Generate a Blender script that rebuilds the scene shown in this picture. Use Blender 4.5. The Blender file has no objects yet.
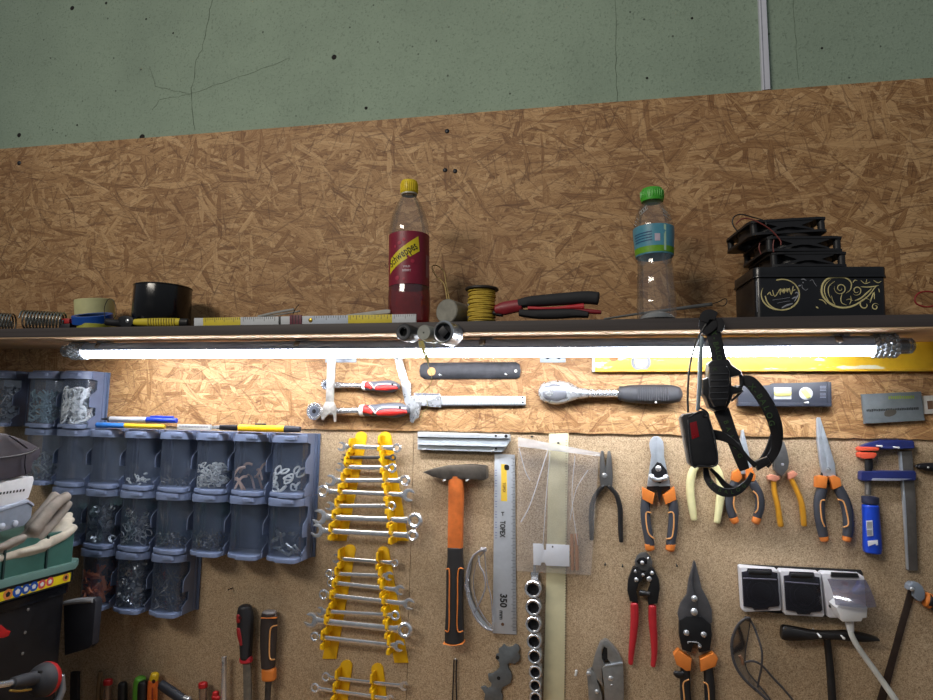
import bpy, bmesh, math, random
from mathutils import Vector, Matrix
R=random.Random(7)
SC=bpy.context.scene; COL=SC.collection
V=Vector; rad=math.radians
# ------------------------------------------------------------------ camera
DIST,EYE=1.33,1.60
PITCH,YAW,ROLL,FPX=rad(6.18),rad(13.24),rad(1.14),650.0
CAM=V((0,-DIST,EYE))
_f=V((-math.sin(YAW)*math.cos(PITCH),math.cos(YAW)*math.cos(PITCH),math.sin(PITCH)))
_r=V((math.cos(YAW),math.sin(YAW),0)); _u=_r.cross(_f)
CR=_r*math.cos(ROLL)+_u*math.sin(ROLL); CU=-_r*math.sin(ROLL)+_u*math.cos(ROLL); CF=_f
cam=bpy.data.cameras.new('camera'); co=bpy.data.objects.new('camera',cam); COL.objects.link(co)
cam.sensor_fit='HORIZONTAL'; cam.sensor_width=36; cam.lens=FPX/933*36; cam.clip_start=.02
co.matrix_world=Matrix(((CR.x,CU.x,-CF.x,CAM.x),(CR.y,CU.y,-CF.y,CAM.y),(CR.z,CU.z,-CF.z,CAM.z),(0,0,0,1)))
SC.camera=co
def ray(px,py): return CR*((px-466.5)/FPX)-CU*((py-350)/FPX)+CF
def W(px,py,d=0.0):
    "the point at distance d in front of the wall that the photo shows at px,py"
    r=ray(px,py); return CAM+r*((-d-CAM.y)/r.y)
def WX(px,py,x0):
    r=ray(px,py); return CAM+r*((x0-CAM.x)/r.x)
def WZ(px,py,z0):
    r=ray(px,py); return CAM+r*((z0-CAM.z)/r.z)
def S(px,py,d=0.0):
    "metres per pixel there"
    return (W(px,py+1,d)-W(px,py,d)).length
# ------------------------------------------------------------------ materials
def lin(c):
    return tuple((x/12.92 if x<=.04045 else ((x+.055)/1.055)**2.4) for x in (v/255 for v in c))
class NT:
    def __init__(s,name):
        s.m=bpy.data.materials.new(name); s.m.use_nodes=True; s.t=s.m.node_tree; s.t.nodes.clear()
        s.out=s.n('ShaderNodeOutputMaterial')
    def n(s,t,**k):
        o=s.t.nodes.new(t)
        for a,b in k.items(): setattr(o,a,b)
        return o
    def l(s,a,b): s.t.links.new(a,b)
    def math(s,op,a,b=None,c=None,clamp=False):
        o=s.n('ShaderNodeMath',operation=op,use_clamp=clamp)
        for i,x in enumerate((a,b,c)):
            if x is None: continue
            if isinstance(x,(int,float)): o.inputs[i].default_value=x
            else: s.l(x,o.inputs[i])
        return o.outputs[0]
    def mix(s,f,a,b):
        o=s.n('ShaderNodeMix',data_type='RGBA')
        for i,x in ((0,f),(6,a),(7,b)):
            if isinstance(x,(int,float)): o.inputs[i].default_value=x
            elif isinstance(x,tuple): o.inputs[i].default_value=(*x,1)
            else: s.l(x,o.inputs[i])
        return o.outputs[2]
    def ramp(s,f,stops,interp='LINEAR'):
        o=s.n('ShaderNodeValToRGB'); e=o.color_ramp; e.interpolation=interp
        while len(e.elements)<len(stops): e.elements.new(.5)
        for q,(p,c) in zip(e.elements,stops): q.position=p; q.color=(*c,1)
        s.l(f,o.inputs[0]); return o.outputs[0]
    def noise(s,vec,scale,detail=3,rough=.5,dim='3D'):
        o=s.n('ShaderNodeTexNoise',noise_dimensions=dim); o.inputs['Scale'].default_value=scale
        o.inputs['Detail'].default_value=detail; o.inputs['Roughness'].default_value=rough
        if vec is not None: s.l(vec,o.inputs['Vector'])
        return o
    def smooth(s,x,a,b):
        o=s.n('ShaderNodeMapRange',interpolation_type='SMOOTHSTEP')
        s.l(x,o.inputs[0]); o.inputs[1].default_value=a; o.inputs[2].default_value=b
        return o.outputs[0]
    def coord(s): return s.n('ShaderNodeTexCoord').outputs['Object']
    def bsdf(s,**k):
        o=s.n('ShaderNodeBsdfPrincipled')
        for a,b in k.items():
            i=o.inputs[a.replace('_',' ')]
            if isinstance(b,(int,float)): i.default_value=b
            elif isinstance(b,tuple): i.default_value=(*b,1) if len(b)==3 else b
            else: s.l(b,i)
        s.l(o.outputs[0],s.out.inputs[0]); return o
    def bump(s,h,st=.3,dist=.002):
        o=s.n('ShaderNodeBump'); o.inputs['Strength'].default_value=st; o.inputs['Distance'].default_value=dist
        s.l(h,o.inputs['Height']); return o.outputs[0]
MATS={}
def M(name,c,rough=.5,metal=0,var=.12,scale=60,bump=0,spec=.5,coat=0):
    "plain surface: one colour with a little procedural unevenness"
    if name in MATS: return MATS[name]
    t=NT(name); co_=t.coord(); nz=t.noise(co_,scale,4,.6); a=lin(c)
    dark=tuple(x*(1-var) for x in a); lite=tuple(min(1,x*(1+var)) for x in a)
    col=t.ramp(nz.outputs[0],[(.3,dark),(.7,lite)])
    rg=t.math('MULTIPLY_ADD',nz.outputs[0],.25,max(.03,rough-.12))
    k=dict(Base_Color=col,Roughness=rg,Metallic=metal)
    if bump: k['Normal']=t.bump(nz.outputs[0],bump,.001)
    b=t.bsdf(**k); b.inputs['Specular IOR Level'].default_value=spec
    if coat: b.inputs['Coat Weight'].default_value=coat; b.inputs['Coat Roughness'].default_value=.08
    MATS[name]=t.m; return t.m
def clear(name,tint,gloss=.25,rough=.08,milk=0.0,milkc=(200,205,210)):
    "thin clear plastic: tinted see-through, with a glossy and a cloudy share"
    if name in MATS: return MATS[name]
    t=NT(name); tr=t.n('ShaderNodeBsdfTransparent'); tr.inputs[0].default_value=(*tint,1)
    g=t.n('ShaderNodeBsdfGlossy'); g.inputs['Roughness'].default_value=rough
    fr=t.n('ShaderNodeLayerWeight'); fr.inputs[0].default_value=.35
    f=t.math('MULTIPLY_ADD',fr.outputs['Fresnel'],gloss*2,gloss*.25,clamp=True)
    mx=t.n('ShaderNodeMixShader'); t.l(f,mx.inputs[0]); t.l(tr.outputs[0],mx.inputs[1]); t.l(g.outputs[0],mx.inputs[2])
    o=mx
    if milk:
        d=t.n('ShaderNodeBsdfDiffuse'); d.inputs[0].default_value=(*lin(milkc),1)
        m2=t.n('ShaderNodeMixShader'); nz=t.noise(t.coord(),45,4,.7)
        t.l(t.math('MULTIPLY_ADD',nz.outputs[0],milk*.5,milk*.75,clamp=True),m2.inputs[0])
        t.l(mx.outputs[0],m2.inputs[1]); t.l(d.outputs[0],m2.inputs[2]); o=m2
    t.l(o.outputs[0],t.out.inputs[0]); MATS[name]=t.m; return t.m
def mat_osb():
    t=NT('oriented strand board'); c=t.coord()
    sep=t.n('ShaderNodeSeparateXYZ'); t.l(c,sep.inputs[0])
    cb=t.n('ShaderNodeCombineXYZ'); t.l(sep.outputs[0],cb.inputs[0]); t.l(sep.outputs[2],cb.inputs[1])
    warp=t.noise(cb.outputs[0],9,3,.6,'2D')
    wv=t.n('ShaderNodeVectorMath',operation='MULTIPLY_ADD'); t.l(warp.outputs['Color'],wv.inputs[0])
    wv.inputs[1].default_value=(.012,.012,0); t.l(cb.outputs[0],wv.inputs[2])
    col=None; h=None
    ramp=[(0,lin((104,66,34))),(.22,lin((150,108,64))),(.5,lin((182,141,94))),(.8,lin((202,162,114))),(1,lin((224,188,142)))]
    lay=[(12,.075,.013,.0),(-38,.06,.011,.45),(71,.055,.010,.52),(-8,.07,.012,.5),(38,.06,.009,.58),(-65,.05,.009,.62),(97,.05,.010,.7),(22,.07,.008,.64),(-24,.055,.010,.74),(-3,.06,.006,.68),(58,.075,.009,.86),(-52,.08,.010,.9),(8,.085,.010,.85),(84,.06,.009,.92),(33,.09,.012,.93)]
    thin=[(15,.05,.0026,.93),(-30,.06,.0022,.94),(48,.05,.0026,.95),(-70,.04,.0024,.955),(-5,.06,.0020,.92),(78,.05,.0020,.96)]
    w2=t.noise(cb.outputs[0],60,2,.6,'2D')
    wq=t.n('ShaderNodeVectorMath',operation='MULTIPLY_ADD'); t.l(w2.outputs['Color'],wq.inputs[0]); wq.inputs[1].default_value=(.0015,.0015,0); t.l(wv.outputs[0],wq.inputs[2]); wv=wq
    for i,(ang,L,w,th) in enumerate(lay+thin):
        slim=i>=len(lay)
        mp=t.n('ShaderNodeMapping',vector_type='POINT')
        rt=t.n('ShaderNodeVectorRotate',rotation_type='Z_AXIS'); rt.inputs['Angle'].default_value=rad(ang); t.l(wv.outputs[0],rt.inputs['Vector'])
        t.l(rt.outputs[0],mp.inputs['Vector']); mp.inputs['Scale'].default_value=(1/(L*1.25),1/(w*1.3),1); mp.inputs['Location'].default_value=(3.7*i,9.1*i,0)
        vo=t.n('ShaderNodeTexVoronoi',voronoi_dimensions='2D',feature='F1'); vo.inputs['Scale'].default_value=1; t.l(mp.outputs[0],vo.inputs['Vector'])
        ve=t.n('ShaderNodeTexVoronoi',voronoi_dimensions='2D',feature='DISTANCE_TO_EDGE'); ve.inputs['Scale'].default_value=1; t.l(mp.outputs[0],ve.inputs['Vector'])
        sc=t.n('ShaderNodeSeparateColor'); t.l(vo.outputs['Color'],sc.inputs[0])
        mask=t.math('MULTIPLY',t.math('GREATER_THAN',sc.outputs[1],th),t.smooth(ve.outputs['Distance'],.01,.05))
        if slim:
            m_=t.math('MULTIPLY',mask,t.math('MULTIPLY_ADD',sc.outputs[0],.4,.12))
            col=t.mix(m_,col,t.ramp(sc.outputs[2],[(0,lin((82,50,26))),(.74,lin((98,62,34))),(.78,lin((206,164,110))),(1,lin((216,178,124)))])); continue
        gm=t.n('ShaderNodeMapping'); t.l(mp.outputs[0],gm.inputs['Vector']); gm.inputs['Scale'].default_value=(.8,9,1)
        gr=t.noise(gm.outputs[0],1.0,4,.7,'2D')
        tone=t.math('ADD',t.math('MULTIPLY_ADD',sc.outputs[0],.6,.18),t.math('MULTIPLY_ADD',gr.outputs[0],1.1,-.55),clamp=True)
        fc=t.ramp(tone,ramp)
        edge=t.smooth(ve.outputs['Distance'],.0,.07)
        fc=t.mix(edge,lin((112,72,40)),fc)
        if col is None: col=fc; h=t.math('MULTIPLY',edge,.5)
        else:
            col=t.mix(mask,col,fc)
            hh=t.math('MULTIPLY_ADD',edge,.5,.05*i)
            o=t.n('ShaderNodeMix',data_type='FLOAT'); t.l(mask,o.inputs[0]); t.l(h,o.inputs[2]); t.l(hh,o.inputs[3]); h=o.outputs[0]
    for k,(ang,sx,sy,a_,b_) in enumerate(((14,34,330,.60,.70),(-27,40,380,.62,.72),(66,40,360,.64,.74))):
        rt=t.n('ShaderNodeVectorRotate',rotation_type='Z_AXIS'); rt.inputs['Angle'].default_value=rad(ang); t.l(wv.outputs[0],rt.inputs['Vector'])
        gm=t.n('ShaderNodeMapping'); t.l(rt.outputs[0],gm.inputs['Vector']); gm.inputs['Scale'].default_value=(sx,sy,1); gm.inputs['Location'].default_value=(7*k,3*k,0)
        fn=t.noise(gm.outputs[0],1.0,2,.6,'2D'); col=t.mix(t.math('MULTIPLY',t.smooth(fn.outputs[0],a_,b_),.5),col,lin((96,62,34)))
    big=t.noise(cb.outputs[0],3.0,4,.6,'2D')
    col=t.mix(t.math('MULTIPLY',t.smooth(big.outputs[0],.42,.75),.3),col,lin((128,84,46)))
    t.bsdf(Base_Color=col,Roughness=.62,Normal=t.bump(h,.35,.0015)); return t.m
def mat_chip():
    t=NT('grey brown fibreboard'); c=t.coord()
    n1=t.noise(c,520,2,.7); n2=t.noise(c,5,5,.65); n3=t.noise(c,190,3,.7)
    col=t.ramp(n1.outputs[0],[(.28,lin((104,80,54))),(.46,lin((178,153,122))),(.6,lin((196,172,140))),(.75,lin((224,204,174)))])
    col=t.mix(t.math('MULTIPLY',t.smooth(n3.outputs[0],.55,.8),.5),col,lin((104,82,62)))
    col=t.mix(t.math('MULTIPLY',t.smooth(n2.outputs[0],.5,.78),.4),col,lin((120,98,76)))
    t.bsdf(Base_Color=col,Roughness=.7,Normal=t.bump(n1.outputs[0],.25,.0008)); return t.m
def mat_plaster():
    t=NT('green painted plaster'); c=t.coord()
    n1=t.noise(c,190,4,.7); n2=t.noise(c,2.2,5,.62); n3=t.noise(c,900,2,.5); n4=t.noise(c,38,4,.7)
    vo=t.n('ShaderNodeTexVoronoi',feature='F1'); vo.inputs['Scale'].default_value=70; t.l(c,vo.inputs['Vector'])
    sc=t.n('ShaderNodeSeparateColor'); t.l(vo.outputs['Color'],sc.inputs[0])
    col=t.ramp(n2.outputs[0],[(.3,lin((138,156,138))),(.55,lin((151,170,150))),(.8,lin((160,178,160)))])
    col=t.mix(t.math('MULTIPLY',t.smooth(n4.outputs[0],.55,.75),.22),col,lin((104,122,104)))
    col=t.mix(t.math('MULTIPLY',t.smooth(n1.outputs[0],.53,.68),.55),col,lin((98,112,98)))
    pit=t.math('MULTIPLY',t.math('GREATER_THAN',sc.outputs[0],.965),t.math('LESS_THAN',vo.outputs['Distance'],.16))
    col=t.mix(t.math('MULTIPLY',pit,.75),col,lin((52,56,50)))
    h=t.math('ADD',t.math('MULTIPLY',n1.outputs[0],.6),t.math('MULTIPLY_ADD',n3.outputs[0],.25,t.math('MULTIPLY',pit,-.6)))
    t.bsdf(Base_Color=col,Roughness=.75,Normal=t.bump(h,.9,.003)); return t.m
def mat_emit(name,c,st):
    t=NT(name); e=t.n('ShaderNodeEmission'); e.inputs[0].default_value=(*lin(c),1); e.inputs[1].default_value=st
    t.l(e.outputs[0],t.out.inputs[0]); return t.m
# ------------------------------------------------------------------ mesh helpers
def nb(): return bmesh.new()
ORG={}
def _mesh(name,bm,m,org,angle=38):
    bmesh.ops.recalc_face_normals(bm,faces=bm.faces[:])
    for v in bm.verts: v.co-=org
    me=bpy.data.meshes.new(name); bm.to_mesh(me); bm.free(); me.materials.append(m)
    me.shade_smooth(); me.set_sharp_from_angle(angle=rad(angle)); return me
def thing(name,label,cat,loc,group=None):
    o=bpy.data.objects.new(name,None); COL.objects.link(o); o.empty_display_size=.02
    o.location=loc; ORG[o]=V(loc); o['label']=label; o['category']=cat
    if group: o['group']=group
    return o
def part(name,bm,m,parent,label=None,kind=None):
    if isinstance(bm,list): bm=join(bm)
    org=ORG[parent]; me=_mesh(name,bm,m,org); o=bpy.data.objects.new(name,me); COL.objects.link(o)
    o.parent=parent; ORG[o]=org
    if label: o['label']=label
    if kind: o['kind']=kind
    return o
def one(name,bm,m,label,cat,group=None,kind=None):
    if isinstance(bm,list): bm=join(bm)
    lo=[min(v.co[i] for v in bm.verts) for i in range(3)]; hi=[max(v.co[i] for v in bm.verts) for i in range(3)]
    org=V(((lo[0]+hi[0])/2,(lo[1]+hi[1])/2,lo[2])); me=_mesh(name,bm,m,org)
    o=bpy.data.objects.new(name,me); COL.objects.link(o); o.location=org; ORG[o]=org
    if label: o['label']=label; o['category']=cat
    if group: o['group']=group
    if kind: o['kind']=kind
    return o
def struct(name,bm,m):
    me=_mesh(name,bm,m,V((0,0,0))); o=bpy.data.objects.new(name,me); COL.objects.link(o); o['kind']='structure'; ORG[o]=V((0,0,0)); return o
def join(bs):
    b=bs[0]
    for q in bs[1:]:
        me=bpy.data.meshes.new('tmp'); q.to_mesh(me); q.free(); b.from_mesh(me); bpy.data.meshes.remove(me)
    return b
def box(lo,hi,bev=0,bm=None):
    b=nb(); lo=V(lo); hi=V(hi)
    bmesh.ops.create_cube(b,size=1)
    for v in b.verts: v.co=V(((lo.x+hi.x)/2+v.co.x*(hi.x-lo.x),(lo.y+hi.y)/2+v.co.y*(hi.y-lo.y),(lo.z+hi.z)/2+v.co.z*(hi.z-lo.z)))
    if bev: bmesh.ops.bevel(b,geom=b.edges[:],offset=bev,segments=2,profile=.6,affect='EDGES',clamp_overlap=True)
    return b
def prism(front,t,bev=0.0,vec=None,seg=2):
    "solid with the given front outline, going back by t towards the wall"
    b=nb(); vec=vec or V((0,t,0)); n=len(front)
    F=[b.verts.new(p) for p in front]; K=[b.verts.new(p+vec) for p in front]
    ff=b.faces.new(F); b.faces.new(K[::-1])
    for i in range(n): b.faces.new((F[i],K[i],K[(i+1)%n],F[(i+1)%n]))
    bmesh.ops.recalc_face_normals(b,faces=b.faces[:])
    if bev:
        es=[e for e in b.edges if e.verts[0] in F and e.verts[1] in F]
        bmesh.ops.bevel(b,geom=es,offset=bev,segments=seg,profile=.6,affect='EDGES',clamp_overlap=True)
    return b
def PP(pts,d): return [W(x,y,d) for x,y in pts]
def PX(pts,d,t,bev=.0008): return prism(PP(pts,d),t,bev)
def cr(pts,n=6,closed=False):
    "smooth curve through points (any dimension, given as tuples or vectors)"
    P=[V(p) if not isinstance(p,Vector) else p for p in pts]; out=[]; m=len(P)
    for i in range(m if closed else m-1):
        if closed: a,b,c,d=P[i-1],P[i],P[(i+1)%m],P[(i+2)%m]
        else: a,b,c,d=P[max(i-1,0)],P[i],P[i+1],P[min(i+2,m-1)]
        for k in range(n):
            s=k/n; out.append(.5*((2*b)+(c-a)*s+(2*a-5*b+4*c-d)*s*s+(3*b-a-3*c+d)*s**3))
    if not closed: out.append(P[-1])
    return out
def sm(pts,n=4): return [(p[0],p[1]) for p in cr([V((x,y)) for x,y in pts],n,True)]
def sweep(path,hw,ht=None,nrm=V((0,-1,0)),seg=12,pw=2.0,cap=.6,closed=False):
    "bar along a path; hw half width across, ht half thickness along nrm; ends rounded by cap"
    n=len(path); hw=[hw]*n if isinstance(hw,(int,float)) else hw; ht=hw if ht is None else ([ht]*n if isinstance(ht,(int,float)) else ht)
    b=nb(); rings=[]; ang=[2*math.pi*k/seg for k in range(seg)]
    sg=lambda x:math.copysign(abs(x)**(2/pw),x)
    prof=[(sg(math.cos(a)),sg(math.sin(a))) for a in ang]
    fr=[]; N=nrm.copy()
    for i in range(n):
        tg=(path[(i+1)%n]-path[i-1]) if closed else (path[min(i+1,n-1)]-path[max(i-1,0)])
        tg.normalize(); M_=N-tg*N.dot(tg)
        if M_.length<.15: M_=(fr[-1][1] if fr else tg.orthogonal()); M_=M_-tg*M_.dot(tg)
        M_.normalize(); fr.append((tg,M_,tg.cross(M_)))
    def ring(p,f,w,t_): rings.append([b.verts.new(p+f[2]*(w*x)+f[1]*(t_*y)) for x,y in prof])
    if not closed and cap:
        for s in (1.0,.7,.35):
            q=math.sqrt(1-(s*.95)**2); ring(path[0]-fr[0][0]*(cap*hw[0]*s),fr[0],hw[0]*q,ht[0]*q)
    for i in range(n): ring(path[i],fr[i],hw[i],ht[i])
    if not closed and cap:
        for s in (.35,.7,1.0):
            q=math.sqrt(1-(s*.95)**2); ring(path[-1]+fr[-1][0]*(cap*hw[-1]*s),fr[-1],hw[-1]*q,ht[-1]*q)
    m=len(rings)
    for i in range(m if closed else m-1):
        a,c=rings[i],rings[(i+1)%m]
        for k in range(seg): b.faces.new((a[k],a[(k+1)%seg],c[(k+1)%seg],c[k]))
    if not closed: b.faces.new(rings[0][::-1]); b.faces.new(rings[-1])
    return b
def SW(pts,wpx,d,t,n=5,seg=12,pw=2.4,cap=.6,dd=None):
    "bar along a pixel path; widths in pixels, centre at distance d, half thickness t (metres)"
    k=len(pts); wp=[wpx]*k if isinstance(wpx,(int,float)) else wpx
    dp=[d]*k if isinstance(d,(int,float)) else d
    q=cr([V((x,y,w,e)) for (x,y),w,e in zip(pts,wp,dp)],n)
    path=[W(a[0],a[1],a[3]) for a in q]; hw=[a[2]/2*S(a[0],a[1],a[3]) for a in q]
    return sweep(path,hw,t,seg=seg,pw=pw,cap=cap)
def wire(pts,r,n=5,seg=8,closed=False): return sweep(cr(pts,n,closed),r,seg=seg,closed=closed,cap=.5)
def lathe(c,ax,prof,seg=24,e1=None,sy=1.0,capped=True):
    "surface of revolution: prof = [(radius, height along ax)]"
    ax=V(ax).normalized(); e1=(V(e1) if e1 else (V((1,0,0)) if abs(ax.x)<.8 else V((0,0,1)))); e1=(e1-ax*e1.dot(ax)).normalized(); e2=ax.cross(e1); c=V(c)
    b=nb(); rings=[]
    for r,h in prof: rings.append([b.verts.new(c+ax*h+e1*(r*math.cos(2*math.pi*k/seg))+e2*(r*sy*math.sin(2*math.pi*k/seg))) for k in range(seg)])
    for a,q in zip(rings,rings[1:]):
        for k in range(seg): b.faces.new((a[k],a[(k+1)%seg],q[(k+1)%seg],q[k]))
    if capped:
        if prof[0][0]>1e-5: b.faces.new(rings[0][::-1])
        if prof[-1][0]>1e-5: b.faces.new(rings[-1])
    return b
def tube_ring(c,ax,ro,ri,h,seg=24,bev=.0):
    "collar: outer and inner radius, height h along ax"
    e=min(bev,h*.3,(ro-ri)*.4)
    pr=[(ri,e),(ri+e,0),(ro-e,0),(ro,e),(ro,h-e),(ro-e,h),(ri+e,h),(ri,h-e),(ri,e)] if e else [(ri,0),(ro,0),(ro,h),(ri,h),(ri,0)]
    return lathe(c,ax,pr,seg,capped=False)
def disc(px,py,rpx,d,t,bev=.0006,seg=20,sy=1):
    c=W(px,py,d); r=rpx*S(px,py,d); e=min(bev,r*.4,t*.5)
    return lathe(c,(0,1,0),[(0,0),(r-e,0),(r,e),(r,t)],seg,sy=sy)
def rivet(px,py,rpx,d,t=.002):
    c=W(px,py,d); r=rpx*S(px,py,d)
    return lathe(c,(0,-1,0),[(r,-t),(r,0),(r*.8,t*.5),(r*.4,t*.8),(0,t)],14)
_TX={}
def text(s,org,ux,uy,size,d3=None,lift=.0004,align='CENTER',bold=0,sx=1):
    "flat lettering: ux along the line, uy up the letters (unit vectors), size = letter height in metres"
    key=(s,align,bold)
    cu=bpy.data.curves.new('t','FONT'); cu.body=s; cu.align_x=align; cu.align_y='CENTER'; cu.size=1; cu.offset=bold; cu.resolution_u=3
    ob=bpy.data.objects.new('t',cu); me=bpy.data.meshes.new_from_object(ob)
    b=nb(); b.from_mesh(me); bpy.data.objects.remove(ob); bpy.data.curves.remove(cu); bpy.data.meshes.remove(me)
    k=size/.72; un=ux.cross(uy).normalized()
    for v in b.verts: v.co=org+ux*(v.co.x*k*sx)+uy*(v.co.y*k)+un*lift
    return b
def uv_px(px,py,d,ang):
    "unit vector in the wall plane that the photo shows pointing at ang degrees (0 = to the side, 90 = up)"
    a=rad(ang); q=W(px+math.cos(a)*5,py-math.sin(a)*5,d)-W(px,py,d); return q.normalized()
def text_px(s,px,py,hpx,d,ang=0,bold=0,align='CENTER',sx=1):
    ux=uv_px(px,py,d,ang); uy=V((0,-1,0)).cross(ux).normalized()*1
    if (uy-uv_px(px,py,d,ang+90)).length>1: uy=-uy
    return text(s,W(px,py,d),ux,uy,hpx*S(px,py,d),bold=bold,align=align,sx=sx)
def place(name,label,cat,px,py,d,group=None): return thing(name,label,cat,W(px,py,d),group)
def add_nail(px,py,d,label,m=None,r=.0011,up=0,L=None):
    L=(L or d)+.009; d=d+.009
    b=lathe(W(px,py,d),(0,1,0),[(0,-.0004),(r*1.5,0),(r*1.5,.0012),(r,.0014),(r,L)],10)
    return one('nail',b,m or MATS['white plastic'],label,'nail','nails and pins that tools hang on')
# ------------------------------------------------------------------ shared materials
M('white plastic',(226,228,228),.4,0,.04)
STEEL=M('polished steel',(205,208,212),.28,.7,.08,90)
DSTEEL=M('dark steel',(92,92,94),.42,.9,.2,70)
CHROME=M('chrome',(226,228,232),.18,.78,.05,50)
ALU=M('brushed aluminium',(204,209,214),.42,.35,.06,120)
BLACK=M('black plastic',(26,26,28),.45,0,.2)
BLACKM=M('black oxide metal',(44,44,48),.4,.6,.25)
RUBBER=M('dark grey rubber',(52,53,58),.6,0,.15)
ORANGE=M('orange plastic',(216,124,52),.45,0,.08)
RED=M('red plastic',(176,28,30),.45,0,.1)
YEL=M('yellow plastic',(236,190,20),.42,0,.1,30)
WOODC=M('raw wood',(196,150,100),.6,0,.2,25)
WHITE=MATS['white plastic']
# ------------------------------------------------------------------ the wall
def wallpiece(name,x0,x1,z0,z1,y0,y1,m): return struct(name,box((x0,y0,z0),(x1,y1,z1)),m)
XL,XR=-2.7,1.7
OSBT=.012
wallm=mat_plaster()
wall=wallpiece('wall_back',XL,XR,0,3.4,OSBT,.25,wallm)
osb=mat_osb()
def slab(name,outline,y0,y1,m):
    return struct(name,prism([V((p.x,y0,p.z)) for p in outline],y1-y0,0),m)
tl,tr=W(0,149,0),W(933,77.5,0); sl=(tr.z-tl.z)/(tr.x-tl.x)
bl,br=W(320,429,0),W(933,439.5,0); sb=(br.z-bl.z)/(br.x-bl.x)
zt=lambda x:tl.z+sl*(x-tl.x)
zb=lambda x:bl.z+sb*(x-bl.x)
# ragged lower edge, cleanly sawn upper edge
low=[]; x=XR
top=[V((XL,0,zt(XL))),V((XR,0,zt(XR)))]
while x>XL:
    low.append(V((x,0,zb(x)+R.uniform(-.0016,.0016)))); x-=R.uniform(.006,.03)
low.append(V((XL,0,zb(XL))))
slab('trim_1',top+low,0,OSBT,osb)
chip=mat_chip(); CHY=.005                     # fibreboard face lies 5 mm behind the strand board
xs=W(412,500,-CHY).x
for i,(a,b_) in enumerate(((XL,xs-.0006),(xs+.0006,XR))):
    slab('trim_%d'%(i+2),[V((a,0,zb(a)+.004)),V((b_,0,zb(b_)+.004)),V((b_,0,.6)),V((a,0,.6))],CHY,OSBT,chip)
struct('floor',box((XL,-3.2,-.1),(XR,.25,0)),M('grey concrete floor',(120,118,114),.8,0,.15,8))
# cracks in the plaster
crk=M('dark crack',(86,98,84),.9,0,.2)
def crack(pts,w,name='crack'):
    q=[]
    for (a,b2),(c,d2) in zip(pts,pts[1:]):
        for k in range(5): q.append((a+(c-a)*k/5+R.uniform(-.9,.9),b2+(d2-b2)*k/5+R.uniform(-.5,.5)))
    q.append(pts[-1]); path=[W(x,y,-OSBT+.0002) for x,y in q]
    return sweep(path,[w*.62*R.uniform(.4,1.2) for _ in path],.0004,seg=6,cap=.3)
part('crack',[crack([(212,0),(207,25),(202,50),(196,60),(191,95),(195,130)],.0012),crack([(190,94),(172,90),(155,86),(149,66)],.0009),crack([(190,94),(160,100),(152,110)],.0006),crack([(190,94),(230,80),(270,66),(290,58)],.0005)],crk,wall)
part('joint',crack([(616,0),(616,60),(617,102)],.0009),crk,wall)
part('joint',[crack([(793,0),(796,40),(799,80)],.0005)],crk,wall)
hole=M('plug hole dark',(30,28,26),.9)
part('hole',[disc(x,y,r,-OSBT+.0006,.0005,seg=9) for x,y,r in ((72,8,2.2),(334,57,2.6),(366,108,1.6),(19,135,2.2),(142,137,3),(106,3,1.3),(146,19,1),(692,18,1.2),(822,48,1.1),(647,78,1.2),(173,33,.9),(77,125,.9))],hole,wall)
# screws in the strand board
for i,(x,y,lb) in enumerate(((447,131,'dark screw head high in the strand board, level with its upper edge'),(445,170,'dark screw head in strand board above the red bottle, lower of a close pair'),(455,171,'dark screw head in strand board above the red bottle, beside its twin'),(19,163,'dark screw head at the far end of the strand board under the plaster'))):
    one('screw',rivet(x,y,2.2,.0008,.0014),BLACKM,lb,'screw','screws in the strand board')
# cable trunking on the plaster
p=[(757.5,-30),(765,-30),(770.5,89),(762.5,90)]
q=PP(p,-OSBT+.012); 
t_=thing('cable_trunking','narrow white plastic cable trunking running up the green plaster','cable trunking',q[3])
tb=prism(q,.012,.001); part('channel',tb,M('off white trunking',(214,216,228),.4,0,.04),t_)
part('cover_edge',PX([(759,-30),(760,-30),(765.2,89.6),(764.2,89.6)],-OSBT+.0124,.0006,0),M('trunking seam',(150,152,165),.5),t_)
# ------------------------------------------------------------------ shelf
SD=.20
zsh=sum(W(x,y,SD).z for x,y in ((60,340.2),(250,337),(466,333.3),(733,327.8),(900,325.6)))/5
zst=zsh+.0215
print('shelf',[round(W(x,y,SD).z,4) for x,y in ((60,340.2),(250,337),(466,333.3),(733,327.8),(900,325.6))],zsh, 'top',W(466,320,SD).z)
sh=thing('wall_shelf','long dark grey-brown wooden shelf fixed across the strand board','shelf',(0,-SD/2,zsh))
wd=NT('dark shelf wood'); c_=wd.coord(); mp=wd.n('ShaderNodeMapping'); wd.l(c_,mp.inputs['Vector']); mp.inputs['Scale'].default_value=(2,40,90)
nz=wd.noise(mp.outputs[0],1,4,.6); nz2=wd.noise(c_,14,3,.6)
cc=wd.ramp(nz.outputs[0],[(.3,lin((58,50,48))),(.6,lin((82,74,72))),(.8,lin((98,88,84)))]); cc=wd.mix(wd.math('MULTIPLY',nz2.outputs[0],.5),cc,lin((66,60,60)))
wd.bsdf(Base_Color=cc,Roughness=.6); SHM=wd.m
part('board',box((XL+.3,-SD,zsh+.002),(XR-.3,-.0002,zst),.001),SHM,sh)
part('underside',box((XL+.3,-SD+.001,zsh),(XR-.3,-.0004,zsh+.0019)),M('shelf underside paled for bounce',(214,182,146),.75,0,.15,20),sh,'raw wood underside, paled for bounced light')  # underside colour lightened to stand in for light bounced off the wall
ZN=M('zinc plate',(134,140,148),.45,.6,.1,80)
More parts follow.
